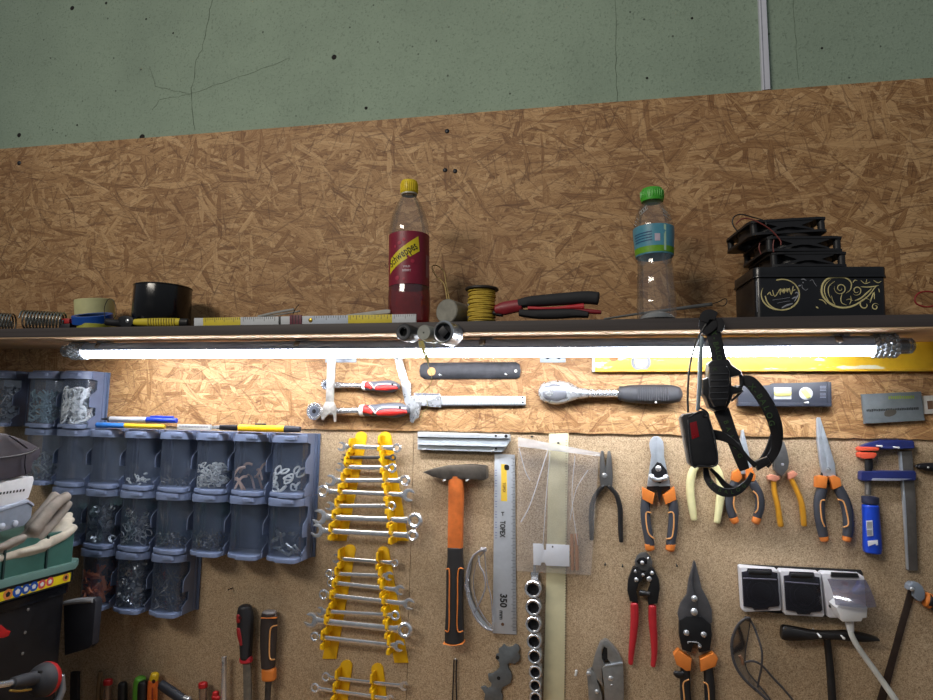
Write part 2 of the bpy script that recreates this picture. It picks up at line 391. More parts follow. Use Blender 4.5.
for (x0,x1) in ((325,356),(540,565.5)):
    a,b_=W(x0,362.5,.003),W(x1,362.5,.003)
    br_=part('bracket',[box((a.x,-.003,a.z),(b_.x,-.0002,zsh),.0005),box((a.x,-.11,zsh-.003),(b_.x,-.001,zsh-.0002),.0005)],ZN,sh)
    for k in (.3,.74):
        x_=a.x+(b_.x-a.x)*k
        part('screw',lathe(V((x_,-.003,a.z+.011)),(0,-1,0),[(.0045,0),(.0045,.001),(.002,.002),(0,.0012)],12),BLACKM,br_)
# ------------------------------------------------------------------ tube lamp
LD=.135
c0,c1=W(80,349.6,LD),W(877,341.2,LD); zl=(c0.z+c1.z)/2; LR=.0168
print('lamp',c0,c1,'shelf',zsh)
xa,xb=W(87,352,LD).x,W(871,344,LD).x
ea,eb=W(63,352,LD).x,W(914,343,LD).x
zl=min(zl,zsh-LR-.0035)
lamp=thing('tube_lamp','long lit white LED tube lamp with clear end caps mounted under the shelf','lamp',((xa+xb)/2,-LD,zl-LR))
def arcbar(x0,x1,r,a0,a1,n=18,inner=None):
    b=nb(); pr=[(r*math.cos(rad(a0+(a1-a0)*k/n)),r*math.sin(rad(a0+(a1-a0)*k/n))) for k in range(n+1)]
    A=[b.verts.new((x0,-LD+y,zl+z)) for y,z in pr]; B_=[b.verts.new((x1,-LD+y,zl+z)) for y,z in pr]
    for k in range(n): b.faces.new((A[k],A[k+1],B_[k+1],B_[k]))
    b.faces.new((A[0],B_[0],B_[-1],A[-1])); b.faces.new(A[::-1]); b.faces.new(B_); return b
part('diffuser',arcbar(xa,xb,LR,186,354),mat_emit('lit diffuser',(244,248,255),41.0),lamp)
part('housing',arcbar(xa-.01,xb+.01,LR*1.01,-5,185),M('grey aluminium housing',(160,178,210),.5,.0,.05),lamp)
CLR=clear('clear end cap',(.86,.88,.9),.5,.1,.25,(190,195,200))
for s,xe,xi in ((-1,ea,xa),(1,eb,xb)):
    dx=xe-xi; L=abs(dx)
    part('end_cap',lathe((xi,-LD,zl),(s,0,0),[(LR*.9,0),(LR*1.1,.002),(LR*1.1,L*.6),(LR*.8,L*.62),(LR*.78,L*.93),(LR*.5,L)],24),CLR,lamp,'clear plastic end cap')
    stud=[]
    for k in range(5):
        for j in range(14):
            a=rad(j*360/14+k*13); rr=LR*1.16
            ctr=V((xi+dx*(.06+.12*k),-LD+rr*math.cos(a),zl+rr*math.sin(a))); n_=V((0,math.cos(a),math.sin(a)))
            stud.append(lathe(ctr-n_*.003,n_,[(.0036,0),(.0032,.0028),(0,.0046)],6))
    part('grip_knurling',join(stud),M('grey clear knurl',(176,182,186),.18,.35,.1),lamp)
    part('cable_gland',lathe((xi+dx*.3,-LD,zl),(s,0,0),[(.010,0),(.010,L*.55),(.004,L*.6)],14),M('grey lamp gland',(96,98,102),.5),lamp)
for f_ in (.03,.335,.58,.97):
    x_=xa+(xb-xa)*f_
    part('mounting_clip',[box((x_-.012,-LD-.012,zl+LR*.96),(x_+.012,-LD+.012,zsh-.0004),.001),sweep([V((x_-.006,-LD+(LR+.002)*math.cos(rad(a)),zl+(LR+.002)*math.sin(rad(a)))) for a in range(20,161,14)],.006,.0012,nrm=V((0,0,1)),seg=8)],M('steel clip',(150,152,158),.3,.9),lamp)
# ------------------------------------------------------------------ storage jars
GB=M('blue grey plastic',(106,118,146),.42,0,.1,40)
GBD=M('blue grey plastic frame',(88,102,130),.48,0,.12,40)
JCL=clear('clear jar',(.88,.91,.95),.26,.10,.075,(156,172,202))
JW,JD,JH=.072,.070,.116
ref=[(59,437),(92,437),(126.5,438),(161,439),(197.6,440),(234,441),(272,442)]
xsj=[W(x,y,JD).x for x,y in ref]; print('jar x',[round(b-a,4) for a,b in zip(xsj,xsj[1:])])
pitch=(xsj[-1]-xsj[0])/6+.0018; X0=sum(x-(pitch-.0018)*i for i,x in enumerate(xsj))/7-.026
zr=[W(90,432,JD).z,W(105,487,JD).z,W(118,546,JD).z,W(178,617,JD).z, W(80,376,JD).z]; print('rows',zr,pitch)
JW=min(JW,pitch-.002)
def rrect(x0,x1,d0,d1,r,z,n=6):
    "outline in plan: rounded front corners"
    pts=[V((x0,-d0,z)),V((x1,-d0,z))]
    for k in range(n+1):
        a=rad(0-90*k/n); pts.append(V((x1-r+r*math.cos(a),-(d1-r)+r*math.sin(a),z)))
    for k in range(n+1):
        a=rad(-90-90*k/n); pts.append(V((x0+r+r*math.cos(a),-(d1-r)+r*math.sin(a),z)))
    return pts
def plan_prism(x0,x1,d0,d1,r,z0,z1,bev=.001): return prism(rrect(x0,x1,d0,d1,r,z1),0,bev,vec=V((0,0,z0-z1)))
def make_jar(w,h):
    "storage jar with the lower back corner at 0,0,0 (x to the side, -y to the front)"
    o=thing('storage_jar','','jar',(0,0,0)); tw=w*.885; D=JD
    bk=[box((0,-.004,0),(w,-.0005,h),.001)]
    part('mounting_plate',bk,GBD,o)
    # side cheek with the tongue that clips the jar
    def cheek(x):
        pts=[(.003,0),(.052,0),(.048,.010),(.052,.014),(.036,.026),(.030,.028),(.030,.046),(.050,.048),(.050,.070),(.046,.076),(.030,.088),(.030,h-.022),(.046,h-.019),(.046,h),(.003,h)]
        return prism([V((x,-d,z)) for d,z in pts],0,.0006,vec=V((.0022,0,0)))
    part('side_clip',[cheek(tw+.0004),box((tw,-.012,0),(w-.006,-.003,h),.0005)],GB,o)
    part('lid',[plan_prism(-.001,tw+.002,.004,D+.002,.031,h-.019,h-.0035,.0022),plan_prism(.004,tw-.003,.004,D-.007,.027,h-.004,h,.0012),plan_prism(tw*.5,tw*.86,.010,D+.0035,.006,h-.013,h-.0055,.0015)],GB,o)
    part('tray_foot',[plan_prism(0,tw,.004,D-.001,.030,.0,.0075,.0015),plan_prism(tw*.34,tw*.98,.012,D+.002,.012,-.002,.006,.001)],GB,o)
    q=rrect(.0015,tw-.0015,.006,D-.003,.030,0); b=nb()
    lo=[b.verts.new(p+V((0,0,.0078))) for p in q]; hi=[b.verts.new(p+V((0,0,h-.0172))) for p in q]; n=len(q)
    for i in range(n): b.faces.new((lo[i],lo[(i+1)%n],hi[(i+1)%n],hi[i]))
    part('clear_body',b,JCL,o,'clear smoky plastic body')
    return o
def shift(o,loc,label,group):
    o.location=loc; ORG[o]=V(loc); o['label']=label; o['group']=group
JH=(zr[0]-zr[1]); JH2=zr[1]-zr[2]
HJ=(zr[0]-zr[3])/3*1.035; zr[0]+=.009; JW=pitch-.0015; proto=make_jar(JW,HJ-.0008); Z0_=zr[0]+HJ; used=[False]
# ---- what is in the jars
SCREW=M('zinc screws',(178,184,190),.3,.9,.2,200); SCREWD=M('dark screws',(112,114,118),.34,.8,.2,200); WPL=M('white plugs',(244,246,246),.5,0,.05)
GRYP=M('grey plugs',(150,158,160),.5,0,.1); ORPL=M('orange plugs',(232,130,80),.5,0,.1); CLRP=clear('clear bits',(.9,.92,.93),.5,.1,.7,(240,242,242)); PINKP=M('buff plastic strips',(190,160,146),.5)
BLUEG=M('grey blue plugs',(140,166,176),.5,0,.1)
def heap(x0,y0,z0,w,kind,fill,n,L,r):
    bs=[]; tw=w*.885
    for i in range(n):
        t=R.random(); z=.009+t*fill
        c=V((x0+R.uniform(.007,tw-.007),-R.uniform(.030,JD-.007)-(0.0),z0+z))
        a=V((R.uniform(-1,1),R.uniform(-.6,.6),R.uniform(-.8,.8))).normalized()
        l=min(L*R.uniform(.7,1.2),.045)
        def inside(p): return V((min(max(p.x,x0+.004),x0+tw-.004),min(max(p.y,-JD+.005),-.008),min(max(p.z,z0+.009),z0+.092)))
        p,q=inside(c-a*l/2),inside(c+a*l/2)
        if (q-p).length<.003: q=p+V((.004,0,.002))
        if kind=='screw':
            u=(q-p).normalized(); bs.append(sweep([p,q],r,seg=5,cap=.3)); bs.append(lathe(p,u,[(r*2.3,0),(r*2.2,r*.9),(r,r*1.8)],7))
        elif kind=='plug': bs.append(sweep([p,(p*2+q)/3,q],[r*1.2,r,r*.8],seg=6,cap=.4))
        elif kind=='nut': bs.append(tube_ring(c if False else p,a,r*2,r,r*1.2,8))
        elif kind=='clip':
            m=(p+q)/2; s=a.orthogonal().normalized()*l*.3
            bs.append(sweep(cr([p,m+s,q,m-s],4,True),r,seg=5,closed=True))
        elif kind=='tie': 
            bs.append(sweep(cr([p,(p+q)/2+V((0,0,.012)),q+V((0,0,.004))],4),r*1.4,r*.5,seg=6))
    b=join(bs)
    for v in b.verts:
        v.co.x=min(max(v.co.x,x0+.004),x0+tw-.004); v.co.y=min(max(v.co.y,-JD+.005),-.008); v.co.z=min(max(v.co.z,z0+.0085),z0+HJ-.02)
        rr=.0285
        for cx,sg in ((x0+tw-.004-rr,1),(x0+.004+rr,-1)):
            dx,dy=v.co.x-cx,v.co.y+JD-.005-rr
            if dx*sg>0 and dy<0:
                l=math.hypot(dx,dy)
                if l>rr: v.co.x=cx+dx/l*rr; v.co.y=-JD+.005+rr+dy/l*rr
    for v in b.verts: v.co.y+=y0
    return b
fillers={}
def jar(ix,row,label,fill=None,top=None):
    loc=V((X0+pitch*ix-(.035 if ix==-2 else 0),-CHY if False else .0,0)); z1=top if top is not None else (zr[0]-HJ*(row-1))
    loc.z=z1-HJ; loc.y=.0
    if row>0: loc.y=CHY-.0005
    else: loc.y=-.0005
    if not used[0]: o=proto; used[0]=True
    else:
        o=proto.copy(); COL.objects.link(o); ORG[o]=V(loc)
        for ch in proto.children:
            c=ch.copy(); COL.objects.link(c); c.parent=o; ORG[c]=V(loc)
    shift(o,loc,label,'clear storage jars clipped to the wall')
    if fill:
        kind,fh,n,L,r,m,lb,cat=fill
        one('jar_contents',heap(loc.x,loc.y,loc.z,JW,kind,fh,n,L,r),m,lb,cat,kind='stuff')
Z0=Z0_
jar(-2,0,'storage jar of dark screws, end one of the top row above the dark bag',('screw',.085,60,.03,.0016,SCREWD,'heap of dark screws in end jar of the top row','screws'),Z0)
jar(-1,0,'storage jar of short grey-blue wall plugs, in the top row beside the white-filled jar',('plug',.072,130,.018,.0018,BLUEG,'short grey-blue wall plugs filling a top row jar','wall plugs'),Z0)
jar(0,0,'storage jar packed with white plastic clips, standing highest at the open end',('clip',.085,85,.03,.0022,WPL,'white plastic clips filling the topmost jar','plastic clips'),Z0)
jar(-1,1,'shadowed storage jar with grey contents, just above the dark bag',('plug',.06,50,.02,.0022,GRYP,'grey fittings in the shadowed jar above the bag','fittings'))
jar(0,1,'empty storage jar directly under the jar of white clips')
jar(1,1,'empty storage jar of the second row, below the blue and yellow pens')
jar(2,1,'storage jar with few clear bits at the bottom, under the pen tips',('nut',.02,16,.01,.0022,CLRP,'few clear bits at the bottom of a second row jar','small parts'))
jar(3,1,'storage jar with thin layer of pins, under the white ruler piece',('screw',.02,40,.014,.0007,SCREWD,'thin layer of fine pins in second row jar','pins'))
jar(4,1,'storage jar half full of clear plastic clips',('clip',.052,60,.018,.0016,CLRP,'clear plastic clips half filling a jar','plastic clips'))
jar(5,1,'storage jar holding buff and white plastic strips',('tie',.045,9,.045,.002,PINKP,'buff plastic strips standing in a jar','plastic strips'))
jar(6,1,'storage jar with coiled white clips, end of the second row nearest the wrenches',('clip',.045,14,.022,.0022,WPL,'coiled white clips in end jar of second row','plastic clips'))
jar(0,2,'dark storage jar behind the grey glove')
jar(1,2,'storage jar of washers and rings, beside the beige glove fingertip',('nut',.075,45,.02,.0045,SCREW,'large washers and rings in the jar beside the glove','washers'))
jar(2,2,'storage jar of silvery hooks and rings, in the middle of the third row',('clip',.07,50,.018,.0014,SCREW,'silvery hooks and rings in the third row jar','hooks'))
jar(3,2,'storage jar with low heap of dark tacks, above the jar of thin wire nails',('screw',.03,70,.010,.001,SCREWD,'low heap of dark tacks in a jar','tacks'))
jar(4,2,'storage jar with heap of small dark screws, under the jar of pins',('screw',.04,90,.012,.001,SCREWD,'heap of small dark screws in third row jar','screws'))
jar(5,2,'nearly empty smoky storage jar under the jar of clear clips')
jar(6,2,'storage jar of fine wire pins, under the buff strips',('screw',.045,60,.016,.0008,SCREW,'fine wire pins in the third row jar','pins')) if False else jar(5.0001,2,'') if False else None
jar(6,2,'storage jar holding silver bulbs and a loop of wire, lower end jar nearest the wrenches',('plug',.05,12,.03,.0035,SCREW,'silver bulbs in the lower end jar','small parts'))
jar(1,3,'storage jar of orange and grey wall plugs in the bottom row',('plug',.07,45,.028,.0038,ORPL,'orange wall plugs in the bottom row jar','wall plugs'))
jar(2,3,'storage jar of steel nuts and washers in the bottom row, between orange plugs and nails',('nut',.088,110,.01,.0032,SCREW,'steel nuts and washers filling the bottom row jar','nuts'))
jar(3,3,'storage jar of thin wire nails, last of the bottom row',('screw',.075,120,.03,.0008,SCREWD,'thin wire nails in last jar of bottom row','nails'))
# ------------------------------------------------------------------ wrenches on their racks
def wrench(P0,P1,jaw,ring,label,d,first='jaw',w=5.0,dark=False,group='combination wrenches on the yellow racks'):
    "P0,P1: pixel centres of the two heads; first says which head sits at P0"
    a=W(*P0,d); b=W(*P1,d); 
    if first!='jaw': a,b=b,a; P0,P1=P1,P0
    u=(b-a).normalized(); n=V((0,-1,0)); v=n.cross(u); m=DSTEEL if dark else CHROME
    sj=S(*P0,d); rj=jaw/2*sj; rr=ring/2*sj; th=max(.0035,rj*.55)
    o=thing('combination_wrench',label,'wrench',(a+b)/2,group)
    # shaft: flat with rounded edges
    part('shaft',sweep([a+u*rj*.8,a+u*rj*1.6,(a+b)/2,b-u*rr*1.5,b-u*rr*.9],[w/2*sj*1.35,w/2*sj,w/2*sj*.92,w/2*sj,w/2*sj*1.3],th*.33,pw=3,cap=.2),m,o)
    # open jaw turned 15 degrees
    t0=rad(15); ja=-u*math.cos(t0)+v*math.sin(t0); jb=n.cross(ja)
    pts=[]
    for k in range(17):
        g=rad(38+ (360-76)*k/16); pts.append(a+ja*(math.cos(g)*rj*1.05)+jb*(math.sin(g)*rj))
    hw=rj*.52
    pts+= [a+ja*rj*.9-jb*hw*1.02, a-ja*rj*.05-jb*hw, a-ja*rj*.28-jb*hw*.5, a-ja*rj*.28+jb*hw*.5, a-ja*rj*.05+jb*hw, a+ja*rj*.9+jb*hw*1.02]
    part('open_jaw',prism([p+n*th*.45 for p in pts],th*.9,(th*.12 if jaw>10.5 else 0)),m,o)
    part('ring_end',tube_ring(b+n*th*.62,-n,rr,rr*.5,th*1.3,12,th*.3),m,o)
    return o
FIN=M('yellow rack plastic',(238,186,16),.4,0,.08,30)
def rail(rack,top,bot,wpx,dt,db,ys,finx):
    "one yellow upright: back strip with a fin whose edge is cut into hooks, one per wrench"
    q=[]
    n=12
    L=[(top[0]-wpx/2,top[1]+wpx*.3)]+[(bot[0]-wpx*.6,bot[1])]+[(bot[0]+wpx*.6,bot[1])]+[(top[0]+wpx/2,top[1]+wpx*.3)]
    cap=[(top[0]+wpx/2*math.cos(rad(a)),top[1]+wpx*.35-wpx/2*math.sin(rad(a))) for a in (30,60,90,120,150)]
    r=part('rail',PX(L[:3]+[L[3]]+cap,CHD+.004,.0038,.0008),FIN,rack)
    # hooks
    for i,y in enumerate(ys):
        f=(y-top[1])/(bot[1]-top[1]); x=top[0]+(bot[0]-top[0])*f+finx
        d1=dt+(db-dt)*f; c=W(x,y,CHD+.002)
        s=S(x,y,0); step=((ys[i+1]-y) if i+1<len(ys) else (y-ys[i-1]))*s
        up=step*.82; dn=step*.48
        prof=[(0,up),(d1*.8,up*1.0),(d1*1.0,up*.92),(d1*1.02,up*.3),(d1*.86,up*.12),(d1*.62,.0),(d1*.86,-dn*.15),(d1*1.05,-dn*.2),(d1*1.06,-dn*.8),(d1*.9,-dn*1.05),(0,-dn*1.1)]
        hk=prism([c+V((-.0022,-(dd),zz)) for dd,zz in prof],0,.0005,vec=V((.0044,0,0)))
        part('hook',hk,FIN,r)
CHD=-CHY                                        # distance of the fibreboard face
def rack(label,Lt,Lb,Rt,Rb,w,rows,d0,d1):
    o=thing('wrench_rack',label,'tool rack',W((Lb[0]+Rb[0])/2,max(Lb[1],Rb[1]),CHD),'yellow wrench racks')
    lys=[r[0] for r in rows]; rys=[r[1] for r in rows]
    rail(o,Lt,Lb,w,d0,d1,lys,-3.4); rail(o,Rt,Rb,w,d0,d1,rys,-3.4); return o
UP='yellow plastic wrench rack on the fibreboard, the one just under the strand board'
rows1=[(447,445),(458,457),(467,466),(481,481),(493,494),(506,506),(518,519),(531,534)]
rack(UP,(361,433),(339,541),(385,433),(401,541),11.5,rows1,.028,.045)
rows2=[(559,561),(574,575),(586,588),(598,602),(612,614),(622,627),(637,642)]
rack('yellow plastic wrench rack in the middle, between two other racks',(349.5,546),(329,659),(383,548),(401,663),11.5,rows2,.027,.043)
rows3=[(677,682),(690,697),(704,711)]
rack('yellow plastic wrench rack lowest on the board, mostly cut off by the picture edge',(346,662),(332,760),(377,665),(386,760),12,rows3,.024,.034)
W_=[ # P0,P1,jaw,ring,first,w,label,dark
((342,446.5),(397,448),9,9,'jaw',4.6,'smallest steel wrench in the upper rack, topmost',0),
((344,457.5),(393,457.5),6.5,6.5,'jaw',3.4,'dark thin wrench in the upper rack, just under the topmost wrench',1),
((340,467),(392,468),8.5,9.5,'jaw',4.4,'steel wrench third from the top of the upper rack',0),
((331,480.5),(405,480.5),11.5,10.5,'jaw',4.8,'steel wrench fourth from the top of the upper rack',0),
((323.5,491),(409,495),12.5,12.5,'ring',5,'steel wrench fifth from the top of the upper rack, ring end to the jars',0),
((329.5,506),(391.5,506),8.5,9,'jaw',4.2,'short steel wrench in the upper rack between two long ones',0),
((320,517),(415,520.5),15,15,'jaw',6,'large steel wrench with big ring end, second lowest in the upper rack',0),
((317.5,530.5),(413,535.5),13,11,'jaw',5.6,'longest thin steel wrench at the bottom of the upper rack',0),
((337,558.5),(395,563),9,7.5,'jaw',4,'steel wrench topmost of the middle rack',0),
((329.5,573.5),(389,576),8.5,9,'ring',4.2,'steel wrench second from the top of the middle rack',0),
((331.5,582.5),(400,590),9.5,9.5,'ring',4.6,'steel wrench third from the top of the middle rack',0),
((324,594.5),(409,604),11,11,'ring',5,'long steel wrench fourth from the top of the middle rack',0),
((320.5,611),(395,615.5),8.5,9.5,'jaw',4.2,'thin steel wrench just above the biggest of the middle rack',0),
((311,620),(405,630),14,15,'jaw',6.5,'biggest steel wrench of the middle rack, second from its bottom',0),
((315,636.5),(399,646),10.5,10,'ring',4.8,'steel wrench at the bottom of the middle rack',0),
((326,677),(404,686),8.5,10,'ring',4,'steel wrench topmost of the lowest rack',0),
((315,688),(390,699),8,10,'ring',4,'steel wrench at the picture bottom in the lowest rack',0)]
allr=rows1+rows2+rows3
for i,(p,q,j,r_,fi,w_,lb,dk) in enumerate(W_):
    k=i if i<8 else (i-8 if i<15 else i-15); n_=8 if i<8 else (7 if i<15 else 3)
    d=(.019+.016*k/(n_-1)) if i<8 else (.018+.015*k/(n_-1) if i<15 else .018+.004*k)
    wrench(p,q,j*1.06,r_*1.06,lb,CHD+d,fi,w_,dk)
# ------------------------------------------------------------------ strand board under the lamp
def pp(name,bm,m,par,**k): return part(name,bm,m,par,**k)
# black steel strip on two nails
o=place('steel_strip','black steel strip with round ends and a hole, hung on two nails','metal strip',470,379,.002)
pts=[(424,362.6),(516,362),(519.6,364.5),(520.6,370.5),(519.6,377),(516.5,378.6),(424,379),(420.6,376.5),(419.4,371),(420.6,365)]
pp('plate',PX(pts,.005,.0035,.0004),M('blackened steel',(42,42,46),.42,.6,.5,40),o)
pp('hole',disc(431.5,371.5,4.2,.0052,.0006,.0001),M('bare wood seen in hole',(214,160,102),.7),o,label='round hole showing wood')
pp('hole',disc(515.7,371,1.5,.0052,.0006,.0001),M('bright rivet hole',(206,200,190),.6),o)
add_nail(439.5,374.5,.012,'white nail under the holed end of the black steel strip'); add_nail(505.5,374,.012,'white nail under the plain end of the black steel strip')
# caliper
o=place('vernier_caliper','steel vernier caliper with long horizontal beam below the black steel strip','caliper',460,405,.004)
pp('beam',PX([(411,396),(525,396.2),(525.6,404.5),(411,404.8)],.008,.0035,.0003),ALU,o)
pp('beam_edge',PX([(413,404.4),(525.6,404.2),(525.6,405.8),(413,406.4)],.0082,.004,.0003),DSTEEL,o)
pp('scale_marks',join([PX([(x,400.5),(x+.35,400.5),(x+.35,404),(x,404)],.0082,.0003,0) for x in [430+3*k for k in range(31)]]),M('engraved mark',(96,100,110),.5),o)
pp('fixed_jaw',PX([(393.6,356),(401.4,356),(407.6,380),(410.2,383),(411,396),(418.6,404),(413.5,412.5),(414.8,420),(412.6,423.2),(410,421.5),(408.8,410),(404.5,402),(401.5,386)],.009,.004,.0005),STEEL,o)
pp('slider',PX([(414,393),(439,393.5),(441,396.5),(440.5,407.5),(420.5,405.5),(418.4,417.5),(414.5,419.8),(413.5,406)],.0125,.005,.0005),STEEL,o)
pp('depth_marks',PX([(415,393.2),(439,393.6),(439,395.4),(415,395)],.0127,.0005,0),M('dark scale',(88,92,104),.5),o)
pp('hole',[disc(397,358.6,1,.0092,.0004),disc(522.5,397.6,.9,.0083,.0004),disc(522.8,402.4,.9,.0083,.0004)],M('black hole',(20,20,22),.8),o)
# weathered gauge with forked end
o=place('slide_gauge','weathered upright steel gauge with forked lower end crossing two red-handled ratchets','gauge',328,421,.03)
pp('blade',PX([(327.6,356),(335.8,356),(334.6,376),(333.2,404),(325.4,404),(326.6,380)],.040,.003,.0004),M('weathered steel',(170,166,160),.45,.6,.35,60),o)
pp('fork',PX([(325.2,402),(333.4,402),(335.6,408),(335.4,421.5),(334,422),(333,414.5),(329.8,413),(325.5,416.5),(322.6,420.6),(321,418),(322,408.5)],.041,.005,.0005),MATS['weathered steel'],o)
# ratchets
GRIPG=M('grey ratchet grip',(88,92,102),.5,0,.08); GRIPR=M('red ratchet grip',(206,44,40),.45,0,.08); GRIPW=M('pale ratchet grip',(222,220,216),.5,0,.05)
def red_ratchet(label,hc,hr,s0,s1,sw,h0,h1,hw,d):
    o=place('ratchet_wrench',label,'ratchet wrench',(hc[0]+h1[0])/2,hc[1]+hr,d-.012,'red-handled ratchets on the strand board')
    pp('head',disc(*hc,hr,d+.006,.018,.002),CHROME,o)
    pp('selector',disc(*hc,hr*.62,d+.0075,.004,.001),M('blue grey ratchet plate',(112,118,132),.35,.6),o)
    pp('drive',disc(*hc,hr*.25,d+.009,.004),BLACKM,o)
    pp('shaft',SW([(hc[0]+hr*.6,hc[1]),(s0[0]-2,s0[1]),s0,s1],[hr*1.15,sw*1.25,sw,sw],d,.0052,pw=2),CHROME,o)
    L=h1[0]-h0[0]; y0,y1=h0[1],h1[1]; P=lambda t,dy=0:(h0[0]+L*t,y0+(y1-y0)*t+dy*hw)
    g=pp('grip',SW([P(0),P(.12),P(.3),P(.6),P(.85),P(1)],[hw*.72,hw*.78,hw*.82,hw*1.02,hw*.98,hw*.5],d,.0105,pw=2.4),GRIPG,o)
    pp('grip_collar',SW([P(-.03),P(.05)],[hw*.80,hw*.84],d,.0112,pw=2.4,cap=.1),GRIPW,g)
    pp('grip_band',SW([P(.07,-.08),P(.17,.02),P(.24,.2)],[hw*.62,hw*.5,hw*.3],d+.0035,.0105,pw=2.4,cap=.4),GRIPR,g,label='red band')
    pp('grip_band',SW([P(.17,-.28),P(.24,-.1),P(.31,.2)],[hw*.12,hw*.14,hw*.12],d+.006,.007,cap=.4),GRIPW,g)
    pp('grip_insert',SW([P(.36,.2),P(.55,.14),P(.75,.12),P(.98,.12)],[hw*.34,hw*.52,hw*.52,hw*.28],d+.0045,.0085,pw=2.3),GRIPR,g,label='red grip insert')
    pp('grip_line',SW([P(.30,.14),P(.38,-.12),P(.52,-.2),P(.72,-.2),P(.97,-.1)],[hw*.12]*5,d+.0075,.0036),GRIPW,g)
    pp('hole',disc(*P(.83,-.18),hw*.1,d+.0113,.001),MATS['black hole'],g)
    return o
red_ratchet('smaller red and grey handled ratchet wrench, the upper of two',(325.2,384.5),5.2,(342,385.3),(364,385.6),5,(364.5,386),(398,386.6),11.6,.016)
red_ratchet('larger red and grey handled ratchet wrench, the lower of two',(313.8,411.2),8.8,(336,410.8),(361,410.4),6.2,(362,410.6),(407.5,410),14.6,.018)
o=place('ratchet_wrench','big steel ratchet wrench with long dark grey handle below the yellow level','ratchet wrench',610,405,.004)
d=.018
pp('head',SW([(546,392.3),(556,392.5),(568,392.3),(578,393.2),(590,393.4)],[20,24,20,12,8.4],d,.011,pw=2.2,cap=.75),STEEL,o)
pp('selector_plate',SW([(547,392.3),(556,392.5),(563,392.4)],[14,17.5,14],d+.0075,.0052,pw=2.2,cap=.7),M('grey ratchet face',(128,130,138),.4,.5),o)
pp('drive',join([disc(549,392.4,4,d+.0140,.003,.001),disc(549,392.4,2,d+.0165,.004,.001)]),STEEL,o)
pp('shaft',SW([(580,393.3),(600,393.4),(622,393.3)],[8.6,8,8],d,.0068,cap=.2),CHROME,o)
g=pp('handle',SW([(622,393.6),(628,394),(640,394.2),(655,394.3),(670,394.2),(677,394.2)],[14,17.5,19,19.4,18.6,16],d,.0135,pw=2.3,cap=.65),RUBBER,o)
pp('collar',SW([(619.5,393.4),(623.5,393.4)],[14.5,14.5],d,.0125,cap=.1),RUBBER,g)
pp('grip_rib',join([SW([(x,387.5),(x,400.5)],[1,1],d+.0124,.0016,cap=.3) for x in [638+2.3*k for k in range(14)]]),M('dark rib',(58,59,64),.6),g)
add_nail(655.8,402.2,.036,'white pin under the big grey ratchet handle',r=.0013,L=.031)
# long yellow spirit level
o=place('spirit_level','long yellow spirit level with worn paint behind the tube lamp','spirit level',760,371,.002)
YL=NT('worn yellow paint'); c_=YL.coord(); mp=YL.n('ShaderNodeMapping'); YL.l(c_,mp.inputs[0]); mp.inputs['Scale'].default_value=(5,9,26)
nz=YL.noise(mp.outputs[0],1.7,4,.6); n2=YL.noise(c_,60,3,.6)
yc=YL.mix(YL.math('MULTIPLY',YL.smooth(n2.outputs[0],.4,.8),.35),lin((240,194,44)),lin((206,150,30)))
yc=YL.mix(YL.smooth(nz.outputs[0],.60,.64),yc,lin((226,222,206)))
YL.bsdf(Base_Color=yc,Roughness=.4)
pp('body',PX([(594,340),(975,336.5),(975,370),(594,371)],.020,.018,.0008),YL.m,o)
pp('lower_flange',PX([(594,369.6),(975,368.6),(975,370.6),(594,371.6)],.0225,.021,.0004),M('yellow level edge',(226,180,40),.4),o)
pp('end_cap',PX([(592,340),(595,340),(595,371.8),(592,371.6)],.023,.021,.0005),M('grey level end cap',(178,180,182),.5),o)
pp('vial_ring',disc(641,361.8,9.6,.0210,.003,.0008),M('pale grey vial ring',(120,122,130),.5),o)
pp('vial_window',disc(641,361.8,6.6,.0216,.002,.0005),M('greenish vial',(150,146,96),.15),o)
pp('hole',disc(613.5,356.5,5.2,.0204,.001,.0003),M('dark brown hole',(150,104,60),.7),o)
# small dark torpedo level
o=place('torpedo_level','short dark blue-grey torpedo level with two clear vials','spirit level',785,406,.002)
TL=M('dark blue grey level',(44,48,60),.45,0,.1)
pp('body',PX([(738,388),(740,385.4),(753,386),(770,385),(773,383.2),(788,383),(806,382.6),(829,381.6),(831,383),(831.6,405.6),(790,407),(738,405)],.018,.016,.001),TL,o)
pp('base_rail',PX([(738,402.4),(831.4,403.2),(831.8,406.6),(738,406)],.022,.020,.0006),TL,o)
pp('end_flange',PX([(827.5,382),(831.4,382),(831.8,406.4),(828,406.4)],.021,.019,.0006),TL,o)
VG=M('pale yellow vial',(214,208,130),.12,0,.05)
for (x0,y0,x1,y1) in ((774,387.4,791.4,399.2),):
    pp('vial_frame',PX([(x0,y0),(x1,y0),(x1,y1),(x0,y1)],.0188,.002,.0005),M('pale vial frame',(176,180,184),.5),o)
    pp('vial',SW([(x0+2,393.4),(x1-2,393.2)],[6,6],.0195,.003),VG,o)
pp('vial_frame',disc(806,393.4,6.4,.0188,.002,.0005),MATS['pale vial frame'],o); pp('vial',SW([(803.4,390.2),(808.6,396.6)],[5,5],.0195,.003),VG,o)
pp('print_marks',join([PX([(820+.0*k,386+1.4*k),(826,386+1.4*k),(826,386.5+1.4*k),(820,386.5+1.4*k)],.0184,.0003,0) for k in range(9) if k!=4]),M('pale print',(120,126,140),.5),o)
add_nail(807.8,402.3,.03,'white pin under the round vial of the torpedo level',r=.0013,L=.026)
